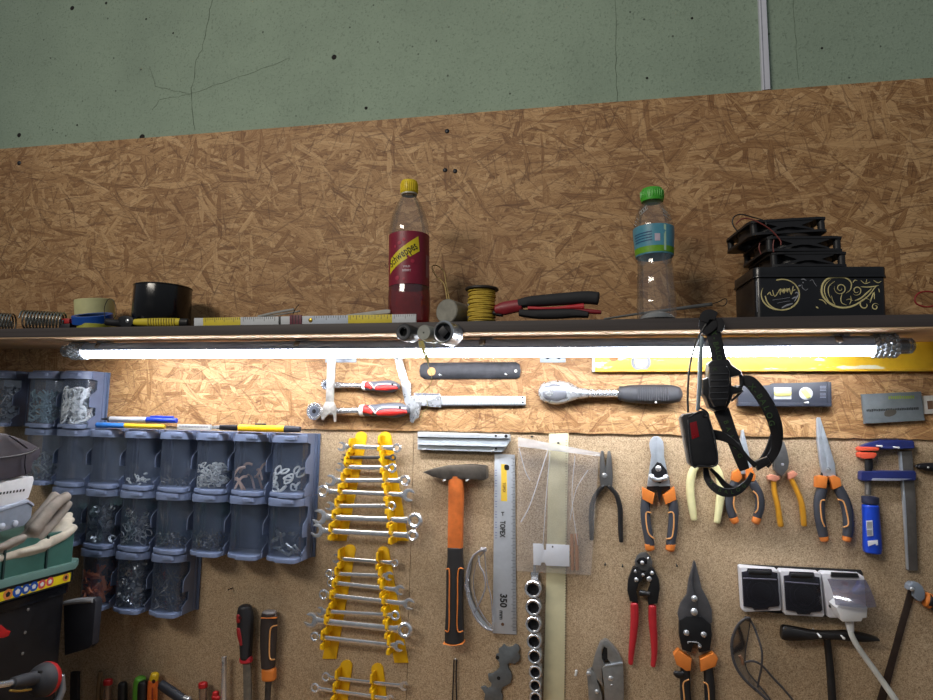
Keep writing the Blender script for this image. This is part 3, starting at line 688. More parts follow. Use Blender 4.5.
# grey card
o=place('plastic_card','flat grey plastic case with worn green print, hung near the edge of the strand board','plastic case',893,423,.002)
pp('body',PX([(862.2,394.2),(921.4,391.4),(924.8,420.4),(865,423.8)],.010,.0085,.0008),M('slate grey plastic',(104,112,116),.5,0,.2,35),o)
pp('hanging_tab',PX([(922.4,396),(936,395.2),(937,413.4),(924,414)],.006,.003,.0004),M('pale hanging tab',(196,194,188),.4),o,label='pale tab')
pp('tab_hole',PX([(927,401),(933,400.6),(933.6,409),(928,409.4)],.0062,.0006,0),M('tab hole brown',(96,66,44),.6),o)
gp=M('worn green print',(126,146,52),.5); dp=M('dark print',(40,44,46),.6)
pp('print',join([PX([(x,396.2-.03*(x-888)+R.uniform(-.6,.4)),(x+1.6,396.2-.03*(x-888)),(x+1.5,399.2-.03*(x-888)),(x+.1,399.3-.03*(x-888)+R.uniform(-.6,.4))],.0103,.0004,0) for x in [888.5+2.2*k for k in range(12)]]),gp,o)
pp('print',join([PX([(x,409.4-.04*(x-866)+R.uniform(-.7,.5)),(x+1.4,409.4-.04*(x-866)),(x+1.4,411.8-.04*(x-866)),(x,411.6-.04*(x-866)+R.uniform(-.5,.6))],.0103,.0004,0) for x in [866.5+1.75*k for k in range(30)]]),dp,o)
pp('stain',PX(sm([(885,411.5),(890,409.6),(896,410.4),(895.6,414),(890,416.6),(884.8,415.8)]),.0104,.0005,0),M('brown stain',(74,70,62),.7),o)
# ------------------------------------------------------------------ tools on the fibreboard, middle
F=CHD
o=place('aluminium_profile','short grooved aluminium profile with slanted end, hung above the hammer head','metal profile',463,452,F)
pp('body',PX([(417.6,431.8),(509.4,434.6),(510,440.6),(502.5,451.6),(500,452.2),(417.6,449.6)],F+.014,.013,.0006),M('grey aluminium',(184,192,200),.45,.3,.06,120),o)
pp('ridge',PX([(417.6,431.6),(509.6,434.4),(509.8,438.6),(417.6,437)],F+.019,.006,.0008),ALU,o)
pp('ridge',PX([(417.6,443.2),(507.4,445.2),(506,447),(417.6,444.8)],F+.019,.006,.0006),ALU,o)
pp('groove',PX([(417.6,437),(509.4,438.6),(509.4,439.4),(417.6,437.9)],F+.0145,.001,0),M('dark groove',(66,72,84),.5),o)
pp('hole',[disc(495.8,435.9,1.2,F+.0193,.0006,.0001),disc(506,436.2,1.7,F+.0193,.0006,.0001),disc(496,448.6,1.1,F+.0145,.0006,.0001)],MATS['black hole'],o)
add_nail(422.6,449.4,F+.024,'white nail under the square end of the aluminium profile',L=.02); add_nail(492.4,450.6,F+.024,'white nail under the slanted end of the aluminium profile',L=.02)
# hammer
o=place('hammer','hammer with dark steel head and orange wooden handle with black grip','hammer',455,644,F)
pp('head',PX([(422.4,472.2),(433,468.4),(445,466),(470,464.6),(483.6,465.6),(485.8,467),(485.8,478.6),(483.4,480.4),(468,479.4),(446,480.2),(432,476.6)],F+.034,.024,.003),M('dark hammer steel',(104,98,92),.42,.8,.22,60),o)
pp('face_collar',PX([(480.6,465.4),(485.9,466.6),(486.1,479),(480.6,480.2)],F+.0352,.026,.002),MATS['dark hammer steel'],o)
pp('handle',SW([(456.5,476),(456.2,500),(455.6,530),(455.4,552)],[16.4,16,15.8,16],F+.022,.0125,pw=3.2,cap=0),M('orange stained wood',(198,104,44),.5,0,.25,40),o)
pp('grip',SW([(455.4,547.5),(455.4,560),(455.2,572),(454.8,600),(454.5,628),(454.3,641.5)],[16.2,16.4,18.4,18,20,20.2],F+.022,.0150,pw=2.8,cap=.15),M('black hammer grip',(36,35,36),.6,0,.15),o)
pp('grip_line',join([SW([(446.4,569.4),(449.2,571),(449.2,600),(448.8,629.5),(445,630.5)],1.3,F+.0365,.0012),SW([(463.4,568.8),(458.2,571),(457.6,600),(457.4,629.4),(463,631)],1.3,F+.0365,.0012)]),ORANGE,o,label='orange grip lines')
pp('end_line',SW([(444.8,641.6),(454,643.2),(463.8,642)],2,F+.022,.0152,cap=.3),ORANGE,o)
add_nail(443.5,480.6,F+.038,'white nail under the pointed side of the hammer head',L=.036,r=.0013); add_nail(466.4,480.6,F+.038,'white nail under the flat side of the hammer head',L=.036,r=.0013)
# steel ruler
o=place('steel_ruler','short broad steel ruler with yellow sticker and black lettering, beside the clear bag','ruler',505,634,F)
pp('blade',PX([(494.6,453.6),(514.8,454.8),(516.4,634.6),(492.6,633.2)],F+.004,.0015,.0002),M('satin ruler steel',(192,197,205),.42,.35,.05,90),o)
pp('sticker',PX([(501.2,464),(506.6,464.3),(507.2,501.4),(501,501)],F+.0043,.0004,0),M('yellow sticker',(238,200,70),.5,0,.04),o)
pp('sticker_mark',PX(sm([(504.6,465),(508.6,465.4),(508.8,469.8),(504.8,469.6)]),F+.0046,.0004,0),BLACK,o)
INK=M('black ink',(24,24,26),.5)
pp('lettering',text_px('TOPEX',504.0,487.5,2.8,F+.0045,-90,bold=.02,sx=.8),M('brown ink',(120,70,30),.6),o)
pp('lettering',join([text_px('TOPEX',502.4,529,5.4,F+.0042,-91,bold=.03,sx=.70),text_px('T',502.8,514,3.8,F+.0042,0,bold=.03)]),INK,o)
pp('lettering',join([text_px('350',503.2,600.5,7.2,F+.0042,-91,bold=.03,sx=.92),text_px('mm',501.4,615,4.4,F+.0042,-91,bold=.025)]),INK,o)
pp('hole',disc(502.6,624.3,1.7,F+.0042,.0006,.0001),MATS['tab hole brown'],o)
pp('scale_marks',join([PX([(512.6-(1.2 if k%5==0 else 0),458+1.46*k),(514.6+.012*k,458+1.46*k),(514.6+.012*k,458.4+1.46*k),(512.6-(1.2 if k%5==0 else 0),458.4+1.46*k)],F+.0042,.0003,0) for k in range(119)]),INK,o)
pp('scale_marks',join([PX([(495.2,470+2.6*k),(496.8,470+2.6*k),(496.8,470.6+2.6*k),(495.2,470.6+2.6*k)],F+.0042,.0003,0) for k in range(28) if k%4<3]),M('blue ink',(70,84,150),.5),o)
# long cream ruler
o=place('wooden_ruler','long cream coloured measuring lath running down behind the clear bag','ruler',556,715,F)
LATH=M('cream lath',(214,208,172),.6,0,.08,30)
pp('lath',PX([(549,432.4),(568.6,433.4),(566,560),(564,712),(543,711),(546.6,560)],F+.005,.004,.0005),LATH,o)
pp('scale_marks',join([PX([(565.6-.006*(2*k),440+2.6*k),(567.2-.012*k,440+2.6*k),(567.2-.012*k,440.6+2.6*k),(565.6-.006*2*k,440.6+2.6*k)],F+.0052,.0003,0) for k in range(98)]),M('faded ink',(120,116,96),.6),o)
add_nail(558,443,F+.016,'dark hook nail through the top of the clear bag and lath',BLACKM,r=.0014,L=.016)
add_nail(531.6,436.6,F+.012,'small dark nail above the clear bag, by the slanted profile',BLACKM,r=.0012,L=.012)
# clear bag
o=place('plastic_bag','clear plastic bag with white card and brown sticks inside, hanging over the cream lath','plastic bag',556,578,F)
def sheet(cor,d0,amp,n=22,m=22,seed=3,thick=True):
    rr=random.Random(seed); ph=[(rr.uniform(0,6),rr.uniform(3,9),rr.uniform(-7,7)) for _ in range(6)]
    b=nb(); g=[]
    for j in range(m+1):
        row=[]
        for i in range(n+1):
            s,t=i/n,j/m
            x=(cor[0][0]*(1-s)+cor[1][0]*s)*(1-t)+(cor[3][0]*(1-s)+cor[2][0]*s)*t
            y=(cor[0][1]*(1-s)+cor[1][1]*s)*(1-t)+(cor[3][1]*(1-s)+cor[2][1]*s)*t
            h=sum(math.sin(p+a*s*3+c*t*2.2)/(1+k*.6) for k,(p,a,c) in enumerate(ph))*amp
            row.append(b.verts.new(W(x,y,d0+h)))
        g.append(row)
    for j in range(m):
        for i in range(n): b.faces.new((g[j][i],g[j+1][i],g[j+1][i+1],g[j][i+1]))
    return b
BAG=clear('clear bag film',(.97,.965,.96),.13,.14,.075,(244,240,238))
pp('film',sheet([(518,437.4),(599,453.6),(591,575),(516.6,571)],F+.020,.0022),BAG,o)
pp('film',sheet([(518.2,437.4),(599,453.6),(591,575.4),(516.4,571)],F+.0115,.0010,seed=9),BAG,o)
pp('seal_strip',sheet([(518,437),(600,452.6),(600.4,456.6),(518,446.4)],F+.0245,.0006,18,4,5),clear('milky bag seal',(.95,.95,.95),.3,.15,.38,(232,232,236)),o,label='milky seal strip')
pp('crease',[SW([(548.6,448),(540,475),(530,505),(521,522)],1.2,F+.0262,.0006),SW([(550,452),(546,500),(543,545)],.8,F+.0254,.0005),SW([(575,456),(572,500),(578,545)],.7,F+.0254,.0005),SW([(519,448),(525,470),(530,480)],.9,F+.0254,.0005),SW([(588,470),(576,490),(570,520)],.7,F+.0254,.0005)],MATS['milky bag seal'],o)
# in the bag: things of their own
cd=place('paper_card','white paper card with torn notch at the bottom of the clear bag','card',552,568,F+.014)
pp('sheet',PX([(533,543.4),(543.4,543.8),(543.8,549.6),(546,550),(546.2,543.8),(569.4,545),(569.4,566.6),(546,565.6),(545,562.6),(541.6,562.4),(540.6,565.4),(533.4,565)],F+.016,.0006,.0001),M('white card',(226,230,240),.6,0,.03),cd)
pp('punch_hole',disc(552.6,546.8,.9,F+.0162,.0003,.0001),INK,cd)
for i,x in enumerate((571.6,576.2)):
    one('wooden_stick',SW([(x,534),(x+.6,552),(x+1,570)],3.6,F+.0155,.0021,cap=.1),M('brown stick',(150,104,70),.55,0,.15,30),('brown stick in the clear bag, next to the white card','brown stick in the clear bag, next to the bag edge')[i],'stick','brown sticks in the bag')
# socket rail
rl=place('socket_rail','narrow steel rail holding a column of sockets beside the cream lath','socket rail',535,700,F)
pp('rail',PX([(531.5,572),(538,572),(540.6,712),(533.6,712)],F+.006,.005,.0006),DSTEEL,rl)
pp('end_clip',[PX([(530.6,572),(538.4,572.6),(538,580),(531.2,580)],F+.012,.006,.001),SW([(534.6,565),(534.4,576)],3.2,F+.011,.002)],CHROME,rl)
soc=[(532.8,589.6,8.8),(533.2,607.9,8.2),(533.2,625,8.3),(533.9,642,7.8),(534.3,657,7.4),(535,672.6,6.8),(535,686,6.4),(535.2,698.4,6.2)]
nm=['biggest chrome socket, at the top of the rail','chrome socket, second from the top of the rail','chrome socket, third from the top of the rail','chrome socket, fourth from the top of the rail','chrome socket with deep dark bore, fifth from the top','chrome socket, sixth from the top of the rail','small chrome socket, second from the picture bottom','chrome socket cut by the picture edge, lowest on the rail']
for (x,y,r),lb in zip(soc,nm):
    d=F+.036; c=W(x,y,d); rr=r*S(x,y,d)
    o=thing('socket',lb,'socket',c,'chrome sockets on the steel rail')
    e=rr*.09
    pp('sleeve',lathe(c,(0,1,0),[(rr*.70,.012),(rr*.72,.0006),(rr*.8,0),(rr-e,.0),(rr,e),(rr,.012),(rr*.9,.0135),(rr*.88,.0285),(rr*.5,.029)],28,capped=False),CHROME,o)
    hx=nb(); R0=[];R1=[]
    for k in range(24):
        a=2*math.pi*k/24; q=rr*(.74 if k%2==0 else .64); R0.append(hx.verts.new(c+V((q*math.cos(a),.001,q*math.sin(a))))); R1.append(hx.verts.new(c+V((q*math.cos(a),.013,q*math.sin(a)))))
    for k in range(24): hx.faces.new((R0[k],R0[(k+1)%24],R1[(k+1)%24],R1[k]))
    hx.faces.new(R1)
    pp('bore',hx,M('dark bore steel',(70,70,74),.4,.8,.1),o)
    pp('square_drive',prism([c+V((sx*rr*.3,.0125,sz*rr*.3)) for sx,sz in ((-1,-1),(1,-1),(1,1),(-1,1))],.0004,0),MATS['black hole'],o)
# multi spanner plate
mt=[(437,440),(450,452),(462,456),(478,452),(490,440),(505,446),(513,462),(505,478),(514,500),(508,518),(490,532),(470,528),(456,532),(458,552),(470,570),(476,592),(468,622),(448,634),(430,642),(424,662),(432,682),(430,705),(345,705),(350,672),(330,642),(348,636),(362,648),(378,640),(380,622),(366,606),(364,580),(384,578),(402,566),(418,548),(416,524),(402,508),(400,490),(416,482),(412,462),(424,456)]
o=place('spanner_plate','grey cast multi-size spanner plate with notches, below the steel ruler','spanner',500,700,F)
pp('plate',PX([(410+x/4.667,550+y/4.667) for x,y in mt],F+.007,.0055,.0007),M('grey cast metal',(112,118,122),.5,.55,.2,60),o)
pp('hole',[disc(497.4,657.6,2,F+.0072,.0006,.0001),disc(498.6,678.2,1.9,F+.0072,.0006,.0001)],MATS['black hole'],o)
# tweezers
o=place('tweezers','thin dark tweezers hanging under the hammer','tweezers',455,715,F)
for x0,x1 in ((453.6,452.6),(456.2,456.6)): pp('arm',SW([(x0+.4,660),(x0,675),(x1,700),(x1,716)],1.6,F+.006,.0012),BLACKM,o)
pp('tip',rivet(455.4,659.4,1.2,F+.006,.0014),CHROME,o)
# clear safety glasses
o=place('safety_glasses','clear safety glasses hanging sideways between hammer and steel ruler','glasses',480,632,F)
ARC=[(484.5,549),(478,552),(472,558),(467.6,569.4),(466.2,584),(468.6,601),(475.6,617.5),(484.6,627.6),(492,630.4)]
INN=[(485.5,551),(481,556),(476.8,563),(474,574),(473.4,585),(475.4,598),(480.4,611),(486.4,620.4),(491.6,626)]
GL=clear('clear lens',(.93,.94,.95),.55,.06,.06)
q1=cr([V((x,y,0)) for x,y in ARC],5); q2=cr([V((x,y,0)) for x,y in INN],5)
b=nb(); A=[b.verts.new(W(p.x,p.y,F+.030)) for p in q1]; B2=[b.verts.new(W(p.x,p.y,F+.010)) for p in q2]
for i in range(len(A)-1): b.faces.new((A[i],A[i+1],B2[i+1],B2[i]))
pp('lens',b,GL,o)
FR=clear('clear frame plastic',(.86,.87,.9),.75,.12,.32,(205,206,216))
pp('frame',[SW(ARC,2.0,F+.030,.0016),SW(INN,1.0,F+.010,.001)],FR,o)
pp('bridge',SW([(467.6,580),(466,586),(468.4,592)],4,F+.028,.003),FR,o)
pp('temple',SW([(478.6,556),(480,566),(484,574),(485.2,588),(479,604),(474.4,613)],1.7,[F+.026,F+.03,F+.034,F+.034,F+.03,F+.024],.0012),FR,o)
pp('temple',SW([(484.4,551),(487,580),(491.4,600),(492.8,629)],1.3,F+.012,.001),FR,o)
pp('hinge',SW([(481,549.4),(486,549.6)],4.5,F+.022,.003,cap=.3),FR,o)
# ------------------------------------------------------------------ pliers and cutters
def handle(par,pts,w,d,t,m,name='handle',cap=.55,pw=2.4,**k): return pp(name,SW(pts,w,d,t,pw=pw,cap=cap),m,par,**k)
def o5(pts,ox,oy,s): return [(ox+x/s,oy+y/s) for x,y in pts]
DKG=M('charcoal grip',(58,61,70),.55,0,.1); DKJ=M('grey jaw steel',(120,120,120),.42,.75,.15,70); BLJ=M('bright jaw steel',(190,198,208),.32,.5,.1,70)
# black diagonal pliers
C=lambda p:o5(p,540,420,5)
o=place('pliers','small pliers with grey notched jaws and plain black handles, beside the clear bag','pliers',606,541,F)
pp('jaw',PX(C([(303,158),(309,153),(317,158),(322,195),(325,225),(330,240),(336,330),(302,328),(297,280),(298,200)]),F+.014,.011,.0012),DKJ,o)
pp('jaw',PX(C([(352,158),(346,153),(338,158),(333,195),(329,228),(326,242),(330,331),(361,330),(364,285),(358,200)]),F+.0135,.010,.0012),DKJ,o)
pp('pivot',rivet(604.6,475.5,2.6,F+.0145,.001),STEEL,o)
handle(o,C([(316,330),(284,366),(262,420),(256,480),(258,540),(258,596)]),[4.4,4.8,5.2,5.2,5,4.4],F+.009,.0065,BLACK)
handle(o,C([(346,332),(380,372),(398,430),(402,480),(402,540),(406,606)]),[4.4,4.8,5.2,5.2,5,4.4],F+.009,.0065,BLACK)
def grip(o,side,pts,w,d,t,collar,tip=None,inset=None,m=None):
    "soft two-colour handle: dark grip with an orange collar, orange inlay line and orange end"
    m=m or DKG
    h=handle(o,pts,w,d,t,m,cap=.3)
    pp('collar',prism(PP(collar,d+t*1.1),t*2.0,.0015),ORANGE,h,label='orange collar')
    if tip: pp('end_tip',SW(tip[0],tip[1],d,t*1.02,cap=.5),ORANGE,h,label='orange end tip')
    if inset: pp('inlay_line',SW(inset,1.5,d+t*.93,.0012,cap=.3),M('pale orange line',(224,160,96),.5),h)
    return h
# wire strippers with orange collars
o=place('wire_strippers','wire strippers with bright pointed blades and orange collars, beside the small black-handled pliers','pliers',659,550,F)
pp('blade',PX(C([(546,120),(552,98),(566,84),(574,80),(578,82),(584,120),(586,200),(600,330),(535,332),(546,256),(556,180)]),F+.013,.007,.001),BLJ,o)
pp('blade',PX(C([(578,82),(588,80),(604,90),(616,108),(620,140),(620,180),(636,256),(652,330),(596,332),(584,230),(580,130)]),F+.016,.006,.001),BLJ,o)
pp('pivot_plate',PX(C([(556,250),(586,210),(606,216),(634,252),(636,290),(600,318),(560,300)]),F+.019,.004,.001),BLACKM,o)
pp('adjuster_bar',SW(C([(556,288),(590,300),(632,290)]),[4.4,4,4.4],F+.022,.003),STEEL,o)
pp('screw',[rivet(658.4,468.6,3,F+.0195,.002),rivet(651.6,477,3,F+.022,.002),rivet(666,477.6,3,F+.022,.002)],STEEL,o)
pp('plate',PX(C([(540,300),(650,300),(652,345),(625,360),(610,350),(596,420),(586,350),(560,360),(533,345)]),F+.011,.006,.001),BLACKM,o)
grip(o,-1,C([(530,388),(526,440),(530,510),(540,570),(550,625)]),[9,9.6,9.8,9.6,9.2],F+.012,.0085,C([(510,336),(574,368),(564,424),(512,396)]),(C([(546,622),(550,644)]),[9.6,9.4]),C([(556,464),(530,468),(540,560),(572,594)]))
grip(o,1,C([(660,388),(668,440),(666,510),(660,570),(652,625)]),[9,9.6,9.8,9.6,9.2],F+.012,.0085,C([(614,378),(672,334),(682,398),(628,424)]),(C([(654,622),(650,646)]),[9.6,9.4]),C([(640,464),(668,470),(662,580),(632,594)]))
# cream handled pliers behind the headlamp
CREAM=M('cream handle',(222,216,164),.5,0,.06)
o=place('pliers','pliers with curved plain cream handles, half hidden behind the hanging headlamp','pliers',705,524,F)
pp('jaw',PX([(699,424),(704,419),(709,424),(713,440),(717,452),(711,466),(698,466),(692,452),(696,438)],F+.014,.011,.001),DKJ,o)
pp('pivot',rivet(704.6,452,3,F+.0145,.001),STEEL,o)
handle(o,[(699,462),(692.5,472),(690,486),(691.6,504),(694,519)],[7,8,8.2,8,6.4],F+.009,.007,CREAM)
handle(o,[(711,462),(718,472),(721,486),(719.6,504),(717,522)],[7,8,8.2,8,6.4],F+.009,.007,CREAM)
# pliers with orange collars behind the strap
o=place('pliers','grey and orange handled pliers with narrow bright jaws, directly behind the headlamp strap','pliers',745,524,F)
pp('jaw',PX([(741.4,430.5),(743.8,429.6),(744.6,434),(746,440),(751,462),(753,474),(738,474),(740.6,445)],F+.014,.011,.001),BLJ,o)
pp('pivot',rivet(745.6,468,2.4,F+.0145,.001),STEEL,o)
grip(o,-1,[(735,482),(730.4,494),(730,506),(733,517)],[8.6,9,9,8.4],F+.011,.008,[(733,472.6),(740,468.6),(742.4,478),(738,482.6),(731.6,480)],([(733.4,518),(735.4,521.6)],[8.4,8]),[(735,494),(733.6,504),(736.4,513)])
grip(o,1,[(752,482),(758.6,494),(760,506),(757,517)],[8.6,9,9,8.4],F+.011,.008,[(745.6,470),(752,467.6),(756,476),(755,481),(747,482)],([(757,518),(755.4,522)],[8.4,8]),[(753,491),(757.4,496),(758,508),(755,513)])
# combination pliers with yellow handles
o=place('pliers','combination pliers with broad grey jaws and thin amber handles, beside the headlamp strap','pliers',786,528,F)
pp('jaw',PX([(779.4,440.6),(784.4,441.6),(787.6,452),(789.4,462),(788,469),(782,476.6),(774,469.6),(775.6,455)],F+.016,.013,.0015),DKJ,o)
pp('jaw',PX([(773,441),(780,440.6),(781,455),(783,469),(778,476),(773.4,466)],F+.013,.011,.0015),DKJ,o)
pp('pivot',rivet(782.6,464.6,1.5,F+.0165,.0006),STEEL,o)
AMB=M('amber handle',(206,146,40),.35,0,.12)
PINK=M('pinkish collar',(206,136,110),.5)
for pts,cl in (([(773.6,480),(774.4,492),(777.6,506),(780.6,525.5)],[(767.6,476.8),(772,474.6),(779.4,476.4),(779.8,479.6),(775,481.6),(768.4,480)]),([(790.6,478),(795.6,488),(800.6,500),(802.8,512),(804,525)],[(788.4,473.6),(794,470.8),(798.4,474),(795,477.6),(789,479.6)])):
    h=handle(o,pts,[5,5,5.4,5.8,5.4][:len(pts)],F+.010,.007,AMB); pp('collar',prism(PP(cl,F+.0185),.015,.002),PINK,h,label='pinkish collar')
# long nose pliers
C=lambda p:o5(p,780,400,4.372)
o=place('long_nose_pliers','long nose pliers with orange collars and bright tapering jaws, beside the blue clamp','pliers',834,541,F)
pp('jaw',PX(C([(163,82),(168,75),(171,78),(196,200),(216,330),(190,336),(178,280),(163,160)]),F+.013,.010,.0012),BLJ,o)
pp('jaw',PX(C([(170,77),(177,76),(184,100),(214,190),(240,280),(246,332),(212,334),(204,260),(188,180)]),F+.0145,.010,.0012),BLJ,o)
pp('pivot',rivet(828.4,469.6,2.2,F+.015,.0006),STEEL,o)
pp('joint',PX(C([(186,316),(244,316),(252,350),(214,372),(176,350)]),F+.012,.009,.001),BLACKM,o)
grip(o,-1,C([(184,388),(172,440),(172,500),(182,560),(190,596)]),[10,10.4,10,9.6,9],F+.012,.0085,C([(160,336),(186,330),(210,336),(204,388),(158,382)]),(C([(191,598),(194,612)]),[8.8,8]),C([(196,438),(178,446),(182,520),(196,554)]))
grip(o,1,C([(254,384),(282,440),(296,500),(298,560),(294,596)]),[10,10.4,10,9.6,9],F+.012,.0085,C([(216,336),(240,330),(264,342),(270,376),(234,392)]),(C([(293,598),(291,612)]),[8.8,8]),C([(252,436),(278,446),(296,510),(298,546),(278,556)]))
# clamp
BLU=M('dark blue enamel',(34,44,104),.4,0,.15); BLUH=M('bright blue handle',(24,66,186),.35,0,.08); RPAD=M('red orange pad',(222,86,58),.5,0,.08)
o=place('bar_clamp','blue bar clamp with red pads and bright blue screw handle, hung on two pins','clamp',890,571,F)
pp('bar',PX(C([(527,226),(578,222),(594,440),(604,746),(560,746),(546,460)]),F+.012,.010,.0008),M('dark bar steel',(112,108,104),.45,.6,.2,40),o)
pp('bar_edge',PX(C([(523,226),(532,226),(551,460),(564,742),(560,742),(543,460)]),F+.0128,.009,.0004),BLJ,o)
pp('fixed_arm',PX(C([(344,212),(372,196),(430,178),(462,172),(580,176),(588,184),(590,208),(580,214),(440,218),(412,224),(360,224)]),F+.020,.018,.002),BLU,o)
pp('fixed_arm_ridge',PX(C([(430,204),(520,206),(586,206),(588,212),(430,213)]),F+.022,.004,.0008),BLU,o)
pp('sliding_arm',PX(C([(357,316),(364,312),(590,310),(597,320),(596,348),(590,352),(362,354),(356,348)]),F+.022,.020,.002),BLU,o)
pp('arm_groove',PX(C([(404,342),(580,344),(530,352),(470,354),(400,352)]),F+.0225,.002,.0006),M('pale clamp recess',(150,154,176),.45,.3),o)
pp('pad',[PX(C([(345,212),(356,204),(436,206),(434,222),(350,224)]),F+.0235,.020,.002),PX(C([(347,236),(354,228),(420,230),(424,240),(412,256),(364,258),(350,250)]),F+.024,.020,.002)],RPAD,o,label='red orange pad')
pp('swivel',SW(C([(388,250),(388,286),(386,312)]),[6,7.5,6],F+.013,.006),BLACKM,o)
sp=[W(*C([(384,y)])[0],F+.013) for y in (352,416)]; a,b_=sp; ax=(b_-a).normalized()
pp('screw',lathe(a,ax,[(x,k*(b_-a).length/24) for k in range(25) for x in ((.0045,) if k%2 else (.0056,))],14),M('threaded steel',(140,136,134),.4,.7),o)
pp('handle_collar',SW(C([(394,424),(394,452)]),[16,15],F+.014,.013,cap=.12),M('navy collar',(40,44,68),.5),o)
pp('screw_handle',SW(C([(395,462),(397,500),(400,560),(403,640),(403,664)]),[15.2,15.4,16.2,17.4,16],F+.014,.0145,cap=.25,pw=2.3),BLUH,o)
pp('sticker',PX(C([(377,528),(404,526),(408,594),(381,596)]),F+.0288,.0006,.0001),M('white sticker',(222,224,230),.5,0,.03),o)
pp('sticker_lines',join([PX(C([(380,534+5*k),(402,533+5*k),(402,535.4+5*k),(380,536.4+5*k)]),F+.0290,.0003,0) for k in range(12) if k!=6]),M('grey bar lines',(96,98,108),.5),o)
pp('sticker',PX(C([(383,616),(428,612),(429,634),(420,636),(418,628),(386,640)]),F+.0288,.0006,.0001),MATS['white sticker'],o)
add_nail(881.6,446.2,F+.033,'white pin in the blue clamp arm, near the red pads',r=.0014,L=.03); add_nail(898.6,447.6,F+.033,'white pin in the blue clamp arm, near its steel bar',r=.0014,L=.03)
# tool cut by the picture edge
o=place('screwdriver','dark pointed tool tip reaching in from the picture edge beside the clamp','screwdriver',933,476,F)
pp('shaft',SW([(918,466.4),(926,466.8),(940,468)],[5,8.5,10],F+.012,.007,cap=.4),BLACKM,o); pp('pin',rivet(928.4,467.4,1,F+.0195,.0008),STEEL,o)
pp('tip',SW([(915.6,466),(920,466.4)],[2.4,4.6],F+.012,.004,cap=.4),DSTEEL,o)
# cable cutters
C=lambda p:o5(p,560,550,4.667)
o=place('cable_cutters','small cable cutters with black body and slim red handles','cutters',643,668,F)
pp('blade',PX(C([(348,56),(358,30),(378,14),(402,12),(424,34),(432,58),(428,84),(410,98),(366,96),(352,84)]),F+.014,.008,.0015),DKJ,o)
pp('blade_edge',PX(C([(356,52),(372,36),(392,34),(408,46),(406,66),(384,62),(366,66)]),F+.0165,.004,.001),BLACKM,o)
pp('body',PX(C([(340,82),(362,78),(384,104),(400,104),(424,78),(440,92),(462,140),(466,180),(456,250),(412,256),(406,206),(424,160),(396,128),(366,160),(356,196),(366,248),(326,240),(314,190),(318,138)]),F+.019,.015,.002),M('black cutter body',(32,32,34),.38,.3,.15),o)
pp('stop_bar',SW(C([(372,200),(418,206)]),[6,6],F+.016,.006,cap=.2),BLACK,o)
pp('rivet',[rivet(*C([p])[0],r,F+.0195,.0016) for p,r in (((352,100),1.7),((356,140),2.2),((384,60),2.0),((388,116),1.7),((416,136),2.6),((430,108),2.0),((412,40),1.2))],STEEL,o)
REDG=M('red cutter grip',(176,36,44),.45,0,.1)
handle(o,C([(347,252),(348,320),(342,400),(334,470),(330,528)]),[8.2,8.4,7.4,6.2,5],F+.013,.0075,REDG)
handle(o,C([(431,262),(432,330),(438,410),(440,480),(434,538)]),[8.2,8.4,7.4,6.2,5],F+.013,.0075,REDG)
# aviation snips
o=place('tin_snips','heavy black tin snips with long pointed blades and orange collars','snips',695,715,F)
pp('blade',PX(C([(622,58),(627,50),(633,58),(646,110),(662,180),(690,230),(709,280),(710,340),(660,360),(600,300),(596,190),(604,130)]),F+.014,.008,.0012),M('dark blade steel',(106,106,110),.38,.6,.15,60),o)
pp('blade',PX(C([(600,140),(624,64),(618,160),(640,240),(640,330),(560,350),(549,300),(562,250),(592,208)]),F+.019,.008,.0012),MATS['dark blade steel'],o)
pp('pivot_plate',PX(C([(556,330),(590,310),(660,312),(706,350),(710,400),(700,470),(650,480),(640,440),(625,440),(612,480),(570,466),(556,400)]),F+.021,.016,.002),MATS['black cutter body'],o)
pp('bolt',[rivet(*C([p])[0],r,F+.0215,.003) for p,r in (((627,228),3.2),((627,290),3.6),((590,387),3),((671,395),3),((652,450),2))],STEEL,o)
pp('latch_wire',wire(PP(C([(598,436),(600,428),(640,432),(656,444)]),F+.024),.001),STEEL,o)
for s,pts,cl,ins in ((-1,[(584,520),(584,580),(584,640),(588,700),(592,790)],[(530,492),(552,468),(614,512),(610,564),(590,566),(544,536)],[(602,604),(576,622),(580,690),(584,760)]),(1,[(690,520),(694,580),(698,640),(700,700),(702,790)],[(654,512),(716,484),(738,508),(726,544),(658,570)],[(668,616),(690,634),(696,700),(698,760)])):
    grip(o,s,C(pts),[8.6,10,11,11,11],F+.014,.0095,C(cl),None,C(ins),M('black snip grip',(30,30,32),.5,0,.12))
pp('thumb_latch',SW(C([(536,574),(556,582),(574,578)]),[5,8,6],F+.022,.004),BLACK,o)
# locking pliers
o=place('locking_pliers','grey steel locking pliers with clamped rounded jaws, at the picture bottom','pliers',604,715,F)
GRP=M('grey plated steel',(150,150,148),.38,.6,.15,70)
pp('upper_jaw',PX(C([(208,420),(220,424),(246,448),(276,486),(292,526),(240,534),(222,510),(220,460),(206,452),(196,470),(196,510),(212,540),(196,560),(200,640),(168,600),(150,548),(164,490),(186,434)]),F+.018,.014,.0018),GRP,o)
pp('jaw_opening',PX(C([(204,452),(218,452),(228,500),(236,516),(206,516),(196,490)]),F+.0145,.002,.0003),MATS['black hole'],o)
pp('body',PX(C([(196,552),(214,536),(292,526),(296,560),(298,640),(296,770),(210,770),(206,640)]),F+.021,.016,.002),GRP,o)
pp('body_edge',PX(C([(212,538),(292,525),(293,532),(214,544)]),F+.022,.004,.0006),BLJ,o)
pp('lever',PX(C([(124,568),(146,556),(166,576),(176,620),(196,680),(200,770),(136,770),(132,660)]),F+.019,.012,.0015),GRP,o)
